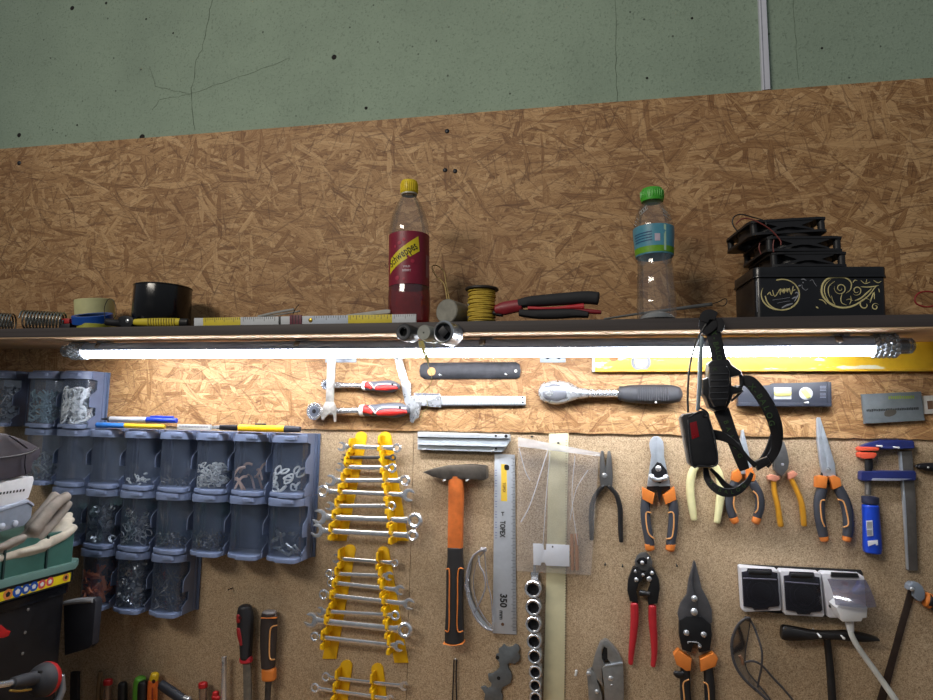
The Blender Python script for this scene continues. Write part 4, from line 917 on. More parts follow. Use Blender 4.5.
pp('rivet',[rivet(*C([p])[0],r,F+.0215,.0016) for p,r in (((134,578),2.6),((237,600),2.7),((172,662),2.3),((240,630),.9))],STEEL,o)
one('nail',SW(C([(76,563),(75,574),(72,585)]),2.6,F+.006,.0022),WHITE,'single bent white hook left of the locking pliers' .replace('left of','beside'),'nail','nails and pins that tools hang on')
# loose nails in the board
for x,y,lb in ((605,565,'tiny dark nail above the locking pliers, level with the red-handled cutters'),(622.5,566.5,'tiny dark nail close to the head of the red-handled cutters'),(677,566,'tiny dark nail between cutters and snips'),(228.5,589.6,'tiny dark nail above the red and black file')):
    add_nail(x,y,F+.008,lb,BLACKM,r=.0012,L=.008)
# ------------------------------------------------------------------ socket outlet and what hangs round it
C=lambda p:o5(p,720,550,4.38)
GOFF=M('off white casing',(214,214,220),.45,0,.04); SMK=clear('smoked cover',(.52,.50,.56),.35,.12,.06,(90,88,104)); 
o=place('wall_outlet','row of three white mains outlets with smoked flip covers on a dark plate','electric outlet',805,630,F)
pp('mounting_plate',PX(C([(80,62),(618,88),(626,100),(628,160),(640,286),(466,292),(100,266)]),F+.004,.0035,.0005),BLACK,o)
bx=[[(84,70),(92,66),(248,80),(256,88),(268,246),(262,258),(108,264),(96,256)],[(260,88),(268,82),(432,92),(440,100),(456,276),(448,286),(284,276),(274,266)],[(444,98),(454,92),(618,102),(630,110),(642,276),(634,288),(480,290),(468,282)]]
cv=[[(96,96),(118,92),(122,80),(226,84),(230,96),(252,100),(262,236),(258,246),(216,250),(210,260),(150,262),(144,252),(104,246)],[(280,112),(302,110),(306,94),(410,98),(416,116),(436,120),(450,262),(440,270),(400,272),(394,282),(340,280),(334,270),(290,262)]]
DK=M('dark outlet face',(66,62,76),.5,0,.1)
for i,q in enumerate(bx):
    f_=pp('casing',PX(C([(a_+3,b_+9) for a_,b_ in q]),F+.030,.0265,.003),GOFF,o)
    if i<2:
        x0,y0=cv[i][0]; cx=(cv[i][0][0]+cv[i][6+1][0])/2
        pp('face_plate',PX(C([(a,b_+2) for a,b_ in cv[i]]),F+.0335,.004,.0015),DK,f_)
        cen=C([((180,185),(370,200))[i]])[0]
        pp('socket_ring',[tube_ring(W(*cen,F+.034),(0,-1,0),14.6*S(*cen,F+.03),13.2*S(*cen,F+.03),.0016,28),tube_ring(W(*cen,F+.034),(0,-1,0),10*S(*cen,F+.03),9.2*S(*cen,F+.03),.001,28)],M('dark ring',(104,100,118),.4),f_)
        pp('flip_cover',PX(C(cv[i]),F+.037,.0012,.0005),SMK,f_)
        u0,v0=cv[i][2]; u1,v1=cv[i][3]
        pp('hinge',SW(C([(u0+4,v0+16),((u0+u1)/2,(v0+v1)/2+17),(u1-2,v1+16)]),[5,5,5],F+.036,.003,cap=.2),BLACK,f_)
        pp('cover_lip',SW(C([(cv[i][0][0]+6,cv[i][0][1]+28),(cv[i][5][0]-4,cv[i][5][1]+30)]),1.4,F+.0378,.0012,cap=.2),M('cover lip',(92,90,106),.3),f_)
    else:
        pp('hinge',PX(C([(490,98),(604,104),(612,122),(486,118)]),F+.034,.005,.001),BLACK,f_)
        p=[W(*C([(470,126)])[0],F+.034),W(*C([(638,130)])[0],F+.034),W(*C([(686,250)])[0],F+.078),W(*C([(506,240)])[0],F+.078)]
        b=nb(); nn=8; g=[[None]*(nn+1) for _ in range(nn+1)]
        for r_ in range(nn+1):
            for k in range(nn+1):
                s,t=k/nn,r_/nn; g[r_][k]=b.verts.new((p[0]*(1-s)+p[1]*s)*(1-t)+(p[3]*(1-s)+p[2]*s)*t+V((0,-.008*math.sin(math.pi*s)*(.3+t)-.007*math.sin(math.pi*t),0)))
        for r_ in range(nn):
            for k in range(nn): b.faces.new((g[r_][k],g[r_+1][k],g[r_+1][k+1],g[r_][k+1]))
        pp('flip_cover',b,clear('smoked lifted cover',(.42,.41,.46),.55,.12,.22,(120,118,136)),f_,label='lifted smoked cover')
        pp('screw',rivet(*C([(484,246)])[0],1.7,F+.031,.001),BLACKM,f_)
o=place('power_plug','white mains plug with its grey-white cord, plugged in under the lifted cover','plug',852,625,F+.04)
pp('body',[PX(C([(508,252),(526,236),(640,240),(650,258),(646,300),(628,302),(622,316),(540,318),(528,304)]),F+.070,.038,.005)],M('white plug',(222,222,222),.4,0,.03),o)
pp('cord_relief',SW(C([(566,312),(570,340),(572,354)]),[8.4,7,6],F+.052,.007,cap=.2),MATS['white plug'],o)
pp('cord',SW(C([(570,346),(578,376),(604,424),(640,476),(684,536),(722,590),(770,660),(812,730),(850,830),(880,940)]),[5.6,5.6,5.7,5.8,6,6.2,6.6,6.8,6.8,6.8],[F+.052,F+.056,F+.058,F+.058,F+.06,F+.062,F+.066,F+.06,F+.05,F+.03],.0048),M('grey white cord',(200,200,194),.45,0,.04),o)
# black chipping hammer
o=place('chipping_hammer','black all-metal chipping hammer with broad flat end under the outlets','hammer',828,700,F)
BH=M('black painted metal',(38,36,36),.42,.3,.25,50)
pp('head',SW(C([(268,358),(282,360),(340,366),(400,370),(440,370),(500,372),(560,374),(630,382),(690,388)]),[12,15.4,13.6,9.6,8,8.4,10.4,8.4,2.4],F+.022,.011,pw=2.8,cap=.1),BH,o)
pp('handle',SW(C([(468,388),(474,440),(484,540),(492,660),(498,720)]),[6.6,7,7.4,8,8],F+.020,.0065,pw=2.6),BH,o)
add_nail(820.4,636.6,F+.038,'white pin under the chipping hammer head, beside the broad flat end',r=.0015,L=.036); add_nail(844,638.4,F+.038,'white pin under the chipping hammer head, near the plug cord',r=.0015,L=.036)
# hacksaw
o=place('hand_saw','long dark saw blade with grey and orange handle end, hanging aslant beside the outlets','saw',900,700,F)
pp('blade',PX(C([(824,182),(832,160),(856,164),(856,190),(820,310),(776,470),(728,660),(712,730),(676,730),(692,650),(756,430)]),F+.010,.003,.0004),M('rusty dark blade',(66,54,48),.5,.5,.25,40),o)
pp('handle_nose',PX(C([(826,176),(828,156),(844,144),(872,146),(888,160),(900,188),(898,212),(884,226),(868,224),(852,206),(850,172),(838,166)]),F+.022,.018,.0025),M('blue grey cast handle',(142,152,166),.4,.3,.08),o)
pp('bolt',rivet(*C([(842,172)])[0],2.2,F+.0225,.0016),STEEL,o)
pp('collar',[SW(C([(898,216),(906,218)]),[15,15.5],F+.012,.012,cap=.2),SW(C([(914,222),(920,224)]),[15.5,15.5],F+.012,.012,cap=.2)],ORANGE,o,label='orange collar')
pp('handle',SW(C([(908,218),(940,232),(1000,262)]),[13.4,16,16],F+.012,.0125,cap=.3),BLACK,o)
# smoked safety glasses
o=place('safety_glasses','smoked grey safety glasses hanging sideways beside the tin snips','glasses',755,705,F)
a1=[(128,298),(106,304),(76,334),(52,400),(58,478),(84,536),(124,584),(176,628),(214,664)]
a2=[(132,306),(128,340),(120,390),(112,440),(110,490),(124,536),(160,580),(200,628),(226,664)]
q1=cr([V((x,y,0)) for x,y in C(a1)],4); q2=cr([V((x,y,0)) for x,y in C(a2)],4); b=nb()
A=[b.verts.new(W(p.x,p.y,F+.036)) for p in q1]; B2=[b.verts.new(W(p.x,p.y,F+.012)) for p in q2]
for i in range(len(A)-1): b.faces.new((A[i],A[i+1],B2[i+1],B2[i]))
pp('lens',b,clear('smoked lens',(.34,.33,.34),.7,.08,.35,(84,82,86)),o)
SF=M('grey smoked frame',(70,68,70),.3,0,.1)
pp('frame',[SW(C(a1),3.0,F+.036,.0018),SW(C(a2),1.4,F+.012,.001)],SF,o)
pp('temple',SW(C([(130,302),(150,340),(172,400),(184,450),(182,510),(170,570),(166,600)]),2.2,[F+.026,F+.03,F+.034,F+.036,F+.034,F+.03,F+.028],.0014),SF,o)
pp('temple',SW(C([(100,500),(116,490),(150,488),(186,508),(232,560),(280,610),(324,664)]),2.4,[F+.032,F+.035,F+.036,F+.034,F+.03,F+.028,F+.026],.0014),SF,o)
pp('nose_rest',SW(C([(86,464),(96,478),(100,500)]),3,F+.034,.002),M('brown nose rest',(120,86,64),.5),o)
pp('hinge',SW(C([(110,300),(132,304)]),5,F+.028,.003,cap=.3),SF,o)
# ------------------------------------------------------------------ headlamp on its strap
HD=SD+.012
C=lambda p:o5(p,660,300,3.5)
STR=M('black webbing',(28,28,32),.7,0,.2,160); HB=M('headlamp black plastic',(30,30,34),.4,0,.15); GTX=M('dull green print',(58,84,46),.6)
o=place('headlamp','black headlamp with battery box and green-lettered straps, hanging over the shelf edge','headlamp',728,495,HD)
def strap(name,pts,w,d,t=.0011,n=6,**k): return pp(name,SW(C(pts),w,d,t,n=n,seg=8,pw=4,cap=.05),STR,o,**k)
s1=strap('strap',[(176,62),(182,90),(192,140),(204,190),(210,240)],[10,13,13.5,13.5,13.5],HD+.006)
strap('strap',[(160,60),(150,80),(158,110),(176,100),(196,80),(210,70)],[8,8,7,8,8,6],HD+.010,.003)
strap('strap',[(196,58),(176,52),(160,58),(152,76)],[9,11,11,9],HD+.012,.003)
strap('strap',[(206,66),(214,88),(208,110)],[6,7,5],HD+.012,.003)
pp('lamp_body',[PX(C([(168,222),(180,212),(240,206),(252,226),(286,250),(284,262),(250,270),(252,300),(290,306),(288,324),(256,330),(250,352),(232,386),(196,388),(172,376),(160,340),(150,330),(150,278),(166,270)]),HD+.018,.034,.003)],HB,o)
pp('lamp_head',PX(C([(172,232),(232,226),(246,250),(244,330),(230,372),(190,374),(172,340)]),HD+.030,.02,.004),HB,o)
pp('lamp_rib',[SW(C([(176,260+22*k),(238,258+22*k)]),1.6,HD+.0305,.0012,cap=.3) for k in range(5)],M('grey rib',(54,55,60),.4),o)
pp('hinge_frame',[SW(C([(244,246),(278,256),(286,300),(262,304)]),3.4,HD+.008,.004),SW(C([(250,352),(276,330),(288,316)]),2.6,HD+.008,.003)],HB,o)
# loops
s2=strap('strap',[(278,282),(312,286),(346,322),(378,372),(402,430),(410,490),(396,540),(366,576)],[9,12.5,13.4,13.4,13,11,9,10],[HD+.006,HD+.008,HD+.010,HD+.010,HD+.006,HD-.002,HD-.008,HD-.006],.0012)
strap('strap',[(402,450),(392,500),(368,548),(344,578)],[6,8,7,8],HD-.02,.0012)
pp('strap_buckle',PX(C([(330,566),(376,548),(390,572),(344,598)]),HD+.004,.012,.002),HB,o)
s3=strap('strap',[(214,384),(232,430),(256,490),(276,540),(296,594)],[15,14,12,12,10],[HD,HD+.002,HD+.004,HD+.004,HD],.0012)
strap('strap',[(180,470),(220,478),(270,510),(310,556),(336,580)],[10,9,5,4,6],[HD+.01,HD+.01,HD+.008,HD+.006,HD+.004],.0012)
s4=strap('strap',[(160,588),(166,624),(190,656),(228,674),(270,668),(304,640),(322,606)],[5,7,8,9,8,6,4],[HD-.004,HD+.002,HD+.008,HD+.010,HD+.006,HD,HD-.006],.0012)
strap('strap',[(176,590),(198,612),(232,650),(268,660),(306,632)],[3,4,6,5,3],HD-.016,.0010)
bb=pp('battery_box',[PX(C([(74,408),(84,398),(160,388),(172,396),(208,566),(204,578),(146,588),(112,584),(104,572)]),HD+.030,.036,.005)],HB,o)
pp('box_side',PX(C([(70,414),(82,400),(96,402),(124,578),(112,584),(100,572)]),HD+.022,.03,.003),M('grey box shell',(118,120,122),.35,.2),bb)
pp('red_window',PX(C([(104,430),(128,424),(138,478),(112,488)]),HD+.0308,.002,.0005),M('dark red window',(150,24,34),.25),bb,label='dark red window')
pp('box_rim',SW(C([(100,410),(164,398),(202,566),(140,580),(112,572),(98,420)]),1.4,HD+.0306,.001,cap=.2),M('grey rim',(60,62,66),.35),bb)
pp('cable',wire(PP(C([(162,84),(140,120),(116,180),(102,250),(97,330),(98,392)]),HD+.012),.0017),BLACK,o)
pp('cable',wire(PP(C([(150,388),(152,408),(166,404),(162,390),(140,378)]),HD+.03),.0016),HB,o)
pp('lift_rod',SW(C([(146,130),(142,200),(138,300),(132,384)]),[4,4.4,4.2,3.6],HD+.012,.003),M('silver cord cover',(150,164,172),.35,.4),o,label='silver-grey rod')
def ltx(s_,par,pts,h,d):
    cs=C(pts); n=len(s_)
    q=cr([V((x,y,0)) for x,y in cs],8)
    bs=[]
    for i,ch in enumerate(s_):
        if ch==' ': continue
        f=(i+.5)/n*(len(q)-1); k=min(int(f),len(q)-2); p=q[k]+(q[k+1]-q[k])*(f-k); tg=q[k+1]-q[k]
        ang=math.degrees(math.atan2(-tg.y,tg.x)); bs.append(text_px(ch,p.x,p.y,h,d,ang,bold=.015))
    pp('lettering',join(bs),GTX,par)
ltx('X-BALOG',s1,[(188,108),(194,150),(204,186),(210,226)],5.0,HD+.0076)
ltx('X-BALOG',s2,[(318,300),(346,334),(374,382),(392,440)],5.6,HD+.0118)
ltx('BALOG',s3,[(228,420),(250,480),(284,556)],4.6,HD+.006)
ltx('X-BALOG',s4,[(174,634),(206,664),(256,672),(300,646)],3.8,HD+.0108)
pp('lamp_lettering',text_px('X',714.5,369,4,HD+.0304,-80),GTX,o)
# ------------------------------------------------------------------ things on the shelf
def on(px,py,d): p=W(px,py,d); return V((p.x,p.y,zst+.0003))
def hz(px,py,d): return W(px,py,d).z-zst
def wrap_text(s,c,r,a0,z,h,tilt,bold=0,lift=.0005,stretch=1):
    "lettering bent round an upright cylinder, centred at angle a0, rising by tilt (radians)"
    b=text(s,V((0,0,0)),V((1,0,0)),V((0,1,0)),h,bold=bold,lift=0); ct,st=math.cos(tilt),math.sin(tilt)
    bmesh.ops.triangulate(b,faces=b.faces[:])
    for v in b.verts:
        x,y=v.co.x*stretch,v.co.y; u,w=x*ct-y*st,x*st+y*ct
        rz=r(z+w) if callable(r) else r; a=a0+u/rz; v.co=V((c.x+(rz+lift)*math.cos(a),c.y+(rz+lift)*math.sin(a),z+w))
    return b
def wrap_poly(pts,c,r,lift,nu=16,nv=4):
    "four-cornered patch (u,v in metres/angle) lying on a cylinder: pts = (angle,z) BL,BR,TR,TL"
    b=nb(); g=[]
    for j in range(nv+1):
        row=[]
        for i in range(nu+1):
            s,t=i/nu,j/nv
            a=(pts[0][0]*(1-s)+pts[1][0]*s)*(1-t)+(pts[3][0]*(1-s)+pts[2][0]*s)*t
            z=(pts[0][1]*(1-s)+pts[1][1]*s)*(1-t)+(pts[3][1]*(1-s)+pts[2][1]*s)*t
            rz=r(z) if callable(r) else r; row.append(b.verts.new((c.x+(rz+lift)*math.cos(a),c.y+(rz+lift)*math.sin(a),z)))
        g.append(row)
    for j in range(nv):
        for i in range(nu): b.faces.new((g[j][i],g[j][i+1],g[j+1][i+1],g[j+1][i]))
    return b
def facing(c): return math.atan2(CAM.y-c.y,CAM.x-c.x)
PET=clear('clear bottle plastic',(.96,.955,.95),.24,.05,.03)
# --- bottle with the red label
d=.15; c=on(409.5,312,d); H=hz(407.4,183.5,d); r=20.2*S(409,270,d)
o=thing('drink_bottle','plastic drink bottle with yellow cap and dark red label, some red drink left','bottle',c)
h=lambda y:hz(408.5,y,d)
zl0,zl1=h(288),h(236.5)
pr=[(r*.80,.001),(r*.98,.006),(r*1.02,h(311)),(r*1.03,h(300)),(r*1.0,h(291)),(r*.965,zl0),(r*.965,zl1),(r*.97,h(232)),(r*.945,h(228)),(r*.90,h(224)),(r*.84,h(218.5)),(r*.76,h(213)),(r*.665,h(208)),(r*.56,h(203)),(r*.36,h(197)),(r*.33,h(193))]
bb=lathe(c,(0,0,1),pr,48,capped=False)
for v_ in bb.verts:
    z_=v_.co.z-c.z; a_=math.atan2(v_.co.y-c.y,v_.co.x-c.x)
    if h(234)<z_<h(200): k_=1+.02*math.sin(4*a_+z_*130)*math.sin(3*a_-z_*90+1); v_.co.x=c.x+(v_.co.x-c.x)*k_; v_.co.y=c.y+(v_.co.y-c.y)*k_
pp('body',bb,PET,o)
DR=clear('red drink',(.80,.16,.20),.12,.1,.35,(160,34,48))
pp('drink',lathe(c,(0,0,1),[(0,.003),(r*.78,.003),(r*.95,.008),(r*.99,h(311)),(r*1.0,h(300)),(r*.97,h(291)),(r*.94,zl0),(r*.94,h(282)),(0,h(282))],36),DR,o)
pp('neck_ring',tube_ring(c+V((0,0,h(195.5))),(0,0,1),r*.40,r*.3,.003,24,.0006),M('clear neck',(200,196,180),.3),o)
YC=M('yellow cap',(228,200,24),.4,0,.06)
pp('cap',join([lathe(c,(0,0,1),[(r*.40,h(194)),(r*.42,h(193)),(r*.42,h(184)),(r*.38,h(181.8)),(0,h(181.5))],28)]+[sweep([c+V((r*.425*math.cos(a),r*.425*math.sin(a),h(193))),c+V((r*.425*math.cos(a),r*.425*math.sin(a),h(184.5)))],.0007,seg=5,cap=.3) for a in [2*math.pi*k/30 for k in range(30)]]),YC,o)
lr=r*.965
lab=pp('label',lathe(c,(0,0,1),[(lr,zl0),(lr+.0007,zl0+.0003),(lr+.0007,zl1-.0003),(lr,zl1)],40,capped=False),M('dark red label',(134,26,52),.4,0,.12,50),o)
a0=facing(c); R2=lr+.0007
px_ang=lambda px,py: a0+math.asin(max(-.98,min(.98,(px-409)/(19.4))))
zz=lambda y: c.z+h(y)
pp('label_band',wrap_poly([(px_ang(391.2,280),zz(277)),(px_ang(418.5,252),zz(256)),(px_ang(417.4,242),zz(241.5)),(px_ang(392,262),zz(262.5))],c,R2,.0004),M('yellow label band',(226,206,30),.45,0,.05),lab)
pp('lettering',wrap_text('Schweppes',c,R2,(px_ang(391.6,270)+px_ang(417.8,248))/2-.05,(zz(270)+zz(248.5))/2,.0168,math.atan2(zz(248.5)-zz(269.6),R2*(px_ang(417.8,248)-px_ang(391.6,270)))*.96,bold=.008,lift=.0008,stretch=.64),INK,lab)
pp('lettering',join([wrap_text('WILD',c,R2,px_ang(406.5,272),zz(271.4),.0038,0,bold=.03,lift=.0006),wrap_text('BERRY',c,R2,px_ang(406.5,276),zz(275.2),.0042,0,bold=.03,lift=.0006)]),M('pale label ink',(228,196,206),.5),lab)
pp('label_panel',wrap_poly([(px_ang(424.5,280),zz(280)),(px_ang(427.2,280),zz(280)),(px_ang(427.2,258),zz(258)),(px_ang(424.5,258),zz(258))],c,R2,.0004),M('small print panel',(150,96,104),.5),lab)
for k,(x,y) in enumerate(((400,247),(398,246),(402,243),(396,248))):
    pass
pp('label_berries',join([lathe(V((c.x+(R2+.0003)*math.cos(a),c.y+(R2+.0003)*math.sin(a),z)),V((math.cos(a),math.sin(a),0)),[(0,.0003),(q,.0001)],10) for a,z,q in [(px_ang(x,y),zz(y),q) for x,y,q in ((400,248,.004),(396,251,.003),(404,245,.0034),(412,266,.004),(408,262,.003),(398,282,.0045),(404,283.5,.003))]]),M('berry print',(176,44,70),.5),lab)
o.rotation_euler.y=-rad(1.7)
# --- bottle with the green cap
d=.145; c=on(657,316,d); r=19.8*S(657,280,d); h=lambda y:hz(655,y,d)
o=thing('water_bottle','empty clear water bottle with green cap and blue-green label','bottle',c)
pr=[(r*.7,.002),(r*.9,.004),(r*.95,.010)]
for k,y in enumerate((308,304,300,296,291,287,282,277,272,267,263)): pr.append((r*((.95-.011*k)+(.012 if k%2 else -.006)),h(y)))
pr+=[(r*.84,h(259.5)),(r*.90,h(257.5)),(r*.985,h(236)),(r*.985,h(229)),(r*.95,h(224)),(r*.84,h(215)),(r*.66,h(208)),(r*.5,h(204)),(r*.40,h(202)),(r*.40,h(199))]
bb=lathe(c,(0,0,1),pr,44,capped=False)
for v_ in bb.verts:
    z_=v_.co.z-c.z; a_=math.atan2(v_.co.y-c.y,v_.co.x-c.x)
    if .012<z_<h(262): k_=1+.022*math.sin(3*a_+z_*90)*math.sin(2*a_-z_*60+1); v_.co.x=c.x+(v_.co.x-c.x)*k_; v_.co.y=c.y+(v_.co.y-c.y)*k_
pp('body',bb,PET,o)
pp('base_dimple',lathe(c,(0,0,1),[(r*.9,.006),(r*.7,.014),(r*.3,.02),(0,.021)],24),M('frosted bottle base',(176,182,188),.25,0,.1),o)
pp('cap',join([lathe(c,(0,0,1),[(r*.54,h(202)),(r*.56,h(200)),(r*.56,h(192)),(r*.5,h(189.6)),(0,h(189.2))],28)]+[sweep([c+V((r*.565*math.cos(a),r*.565*math.sin(a),h(199))),c+V((r*.565*math.cos(a),r*.565*math.sin(a),h(192)))],.0008,seg=5,cap=.3) for a in [2*math.pi*k/28 for k in range(28)]]),M('green cap',(70,176,48),.4,0,.08),o)
lr=r*.985; zz=lambda y:c.z+h(y)
lab=pp('label',lathe(c,(0,0,1),[(r*.905,h(257.4)),(r*.905+.0006,h(257.2)),(lr+.0006,h(236)),(lr+.0006,h(229.4)),(lr,h(229))],40,capped=False),M('blue label',(84,152,176),.4,0,.14,50),o)
a0=facing(c); R2=lambda z:(lr if z>zz(236) else lr+(r*.905-lr)*(z-zz(236))/(zz(257.2)-zz(236)))+.0006
px_ang=lambda px,py:a0+math.asin(max(-.98,min(.98,(px-655.5)/19.5)))
pp('label_stripe',wrap_poly([(a0-2.2,zz(256)),(a0+2.2,zz(256)),(a0+2.2,zz(250)),(a0-2.2,zz(250))],c,R2,.0003,40,2),M('green label stripe',(112,170,40),.4,0,.15,60),lab)
pp('label_print',[wrap_poly([(px_ang(638,0),zz(238+2.6*k)),(px_ang(654,0),zz(237.2+2.6*k)),(px_ang(654,0),zz(236.2+2.6*k)),(px_ang(638,0),zz(237+2.6*k))],c,R2,.0004,8,1) for k in range(4)],M('navy label print',(36,84,128),.5),lab)
pp('label_mark',wrap_poly([(px_ang(656.4,0),zz(246)),(px_ang(661.4,0),zz(246)),(px_ang(661.4,0),zz(239)),(px_ang(656.4,0),zz(239))],c,R2,.0004,6,1),M('pale pink mark',(204,190,206),.5),lab)
pp('label_edge',wrap_poly([(px_ang(665,0),zz(255)),(px_ang(667,0),zz(255)),(px_ang(667,0),zz(230)),(px_ang(665,0),zz(230))],c,R2,.0005,3,1),M('pale label edge',(190,226,196),.4),lab)
# outlined tag and lines printed on the shoulder
wp=M('white shoulder print',(226,230,230),.5)
def shoulder(px,py):
    y=py; t=(y-202)/(229-202); rr=r*(.42+(.985-.42)*min(1,max(0,t))**.6)+.0008; a=a0+math.asin(max(-.97,min(.97,(px-655.5)/(rr/S(655,y,d))))); return V((c.x+rr*math.cos(a),c.y+rr*math.sin(a),c.z+h(y)))
pp('shoulder_print',[sweep([shoulder(*p) for p in q],.0005,seg=5,cap=.3,closed=cl) for q,cl in (([(643,214),(650,209),(651,212.6),(644,217.4)],True),([(645.4,216),(645,213.4)],False),([(647.4,214.6),(647,211.8)],False),([(649.2,213.2),(648.8,210.6)],False),([(638,221),(640,224)],False),([(636.4,224),(639.4,227.4)],False),([(640.4,219),(641.6,221.6)],False),([(664,213),(669,217)],False),([(665,216),(671,220)],False),([(665,219.6),(672,223.4)],False))],wp,o)
o.rotation_euler.y=-rad(1.5)
# --- tin box
FLp,FRp=W(754.7,300,.178),W(889.5,300,.152); u=V((FRp.x-FLp.x,FRp.y-FLp.y,0)); TWD=u.length; u.normalize(); v=V((-u.y,u.x,0)); TD=.118
TB=V((FLp.x,FLp.y,zst+.0003)); TH=W(755,266.8,.178).z-TB.z; LH=W(755,276.6,.178).z-TB.z
TN=M('black tin',(24,24,28),.34,.2,.2,40,coat=.2); GOLD=M('pale gold print',(226,212,150),.45,.1,.15,80); SILV=M('silver print and glint',(170,172,180),.4,.3)
def tp(a,b,z): return TB+u*a+v*b+V((0,0,z))
def tbox(a0,a1,b0,b1,z0,z1,bev): return prism([tp(a0,b0,z1),tp(a1,b0,z1),tp(a1,b1,z1),tp(a0,b1,z1)],0,bev,vec=V((0,0,z0-z1)))
def rb(a0,a1,b0,b1,r_,z0,z1,bev):
    pts=[]
    for ca,cb,s in ((a1-r_,b0+r_,-90),(a1-r_,b1-r_,0),(a0+r_,b1-r_,90),(a0+r_,b0+r_,180)):
        for k in range(6): t=rad(s+18*k); pts.append(tp(ca+r_*math.cos(t),cb+r_*math.sin(t),z1))
    return prism(pts,0,bev,vec=V((0,0,z0-z1)))
o=thing('tin_box','black rectangular tin box with gold ring emblem and gold scroll ornament','tin box',tp(TWD/2,TD/2,0))
pp('body',rb(.002,TWD-.002,.002,TD-.002,.010,0,LH+.003,.001),TN,o)
ld=pp('lid',rb(0,TWD,0,TD,.012,LH,TH,.0022),TN,o)
pp('lid_rim',rb(-.0012,TWD+.0012,-.0012,TD+.0012,.013,LH-.001,LH+.002,.0006),TN,ld)
def tf(px,py):
    "point on the tin front under that pixel"
    n_=-v; rr_=ray(px,py); p0=tp(0,.002,0); t=(p0-CAM).dot(n_)/rr_.dot(n_); return CAM+rr_*t+n_*.0004
def tin_line(pts,w,closed=False,n=6,taper=False):
    path=cr([tf(x,y) for x,y in pts],n,closed); k=len(path)
    ww=[w*1.0*(math.sin(math.pi*(i+.6)/(k+.2))**.6 if taper else 1) for i in range(k)]
    return sweep(path,ww,.00035,nrm=-v,seg=6,cap=.4,closed=closed)
C=lambda p:o5(p,750,270,13.33)
ell=lambda cx,cy,rx,ry,a,b_,n=18:[(cx+rx*math.cos(rad(a+(b_-a)*k/n)),cy+ry*math.sin(rad(a+(b_-a)*k/n))) for k in range(n+1)]
em=[tin_line(C(ell(430,330,228,205,-110,175)),.0010,n=2),tin_line(C(ell(400,325,250,208,60,205)),.0012,n=2,taper=True),tin_line(C(ell(440,325,215,195,-60,60)),.0006,n=2)]
pp('ring_emblem',em,GOLD,o)
# brand word as drawn: slanted letter strokes
wd_=[[(230,330),(265,295),(275,330),(300,340)],[(300,270),(330,355),(395,260)],[(350,340),(395,265),(402,320)],[(400,330),(410,250),(430,300),(440,250),(452,310)],[(455,310),(462,248),(480,290),(492,245),(502,300)],[(500,300),(520,240),(548,330),(575,220)],[(565,280),(600,262)]]
pp('lettering',[tin_line(C(q),.0007,n=3) for q in wd_],GOLD,o)
pp('small_lettering',[tin_line(C(q),.00035,n=2) for q in ([(300,402),(360,392),(420,386),(470,376),(530,366)],[(360,444),(420,430),(480,420),(530,412)])],SILV,o)
pp('leaf_print',[tin_line(C(q),w_,n=4,taper=True) for q,w_ in (([(420,510),(470,480),(520,462),(570,446)],.0014),([(560,385),(590,370),(620,360)],.0012),([(590,420),(610,390),(640,340),(650,300)],.0009),([(600,310),(630,300),(650,330)],.0010),([(680,130),(710,122),(750,140)],.0010),([(645,215),(675,205)],.0012),([(690,190),(700,240),(740,270),(770,250)],.0005),([(795,150),(830,130),(860,180),(890,220)],.0005),([(700,170),(712,165)],.0012))],SILV,o)
C=lambda p:o5(p,810,270,11.66)
sp=lambda cx,cy,r0,r1,a,b_,n=26:[(cx+(r0+(r1-r0)*k/n)*math.cos(rad(a+(b_-a)*k/n)),cy+(r0+(r1-r0)*k/n)*math.sin(rad(a+(b_-a)*k/n))) for k in range(n+1)]
sc=[(sp(355,215,14,75,0,560),.0008),([(420,270),(470,230),(480,150),(420,95),(330,85),(220,95),(150,160),(135,260),(175,340),(260,410),(380,440),(500,420),(620,350),(700,280),(760,200),(800,180)],.0016),([(240,110),(180,170),(170,260),(220,370),(300,410)],.0008),([(290,130),(220,190),(215,270),(240,330)],.0007),(sp(545,240,20,58,30,500),.0009),([(590,195),(660,200),(730,195),(800,180)],.0010),([(520,360),(590,330),(660,270),(720,215)],.0012),(sp(640,405,16,80,-40,330),.0009),(sp(760,430,12,44,-120,330),.0009),([(700,380),(720,320),(745,260),(750,340)],.0010),([(375,270),(360,330),(370,385),(430,410)],.0008),([(250,300),(265,360),(290,400)],.0006),([(460,400),(480,350),(470,300)],.0006),([(420,350),(460,340),(500,360)],.0006),([(105,345),(150,355),(190,400)],.0009),([(70,430),(95,445)],.0012),([(500,150),(520,120),(550,125)],.0008),([(590,120),(640,160),(700,140)],.0007),([(740,120),(790,150),(830,130)],.0007),([(800,220),(810,260)],.0008),([(660,110),(650,150)],.0006)]
pp('scroll_ornament',[tin_line(C(q),w_,n=3,taper=True) for q,w_ in sc],GOLD,o)
pp('corner_highlight',tin_line([(756.4,281),(756.8,296),(757.2,312)],.0006,n=2),SILV,o)  # painted glint down the tin's front corner, a thin pale line
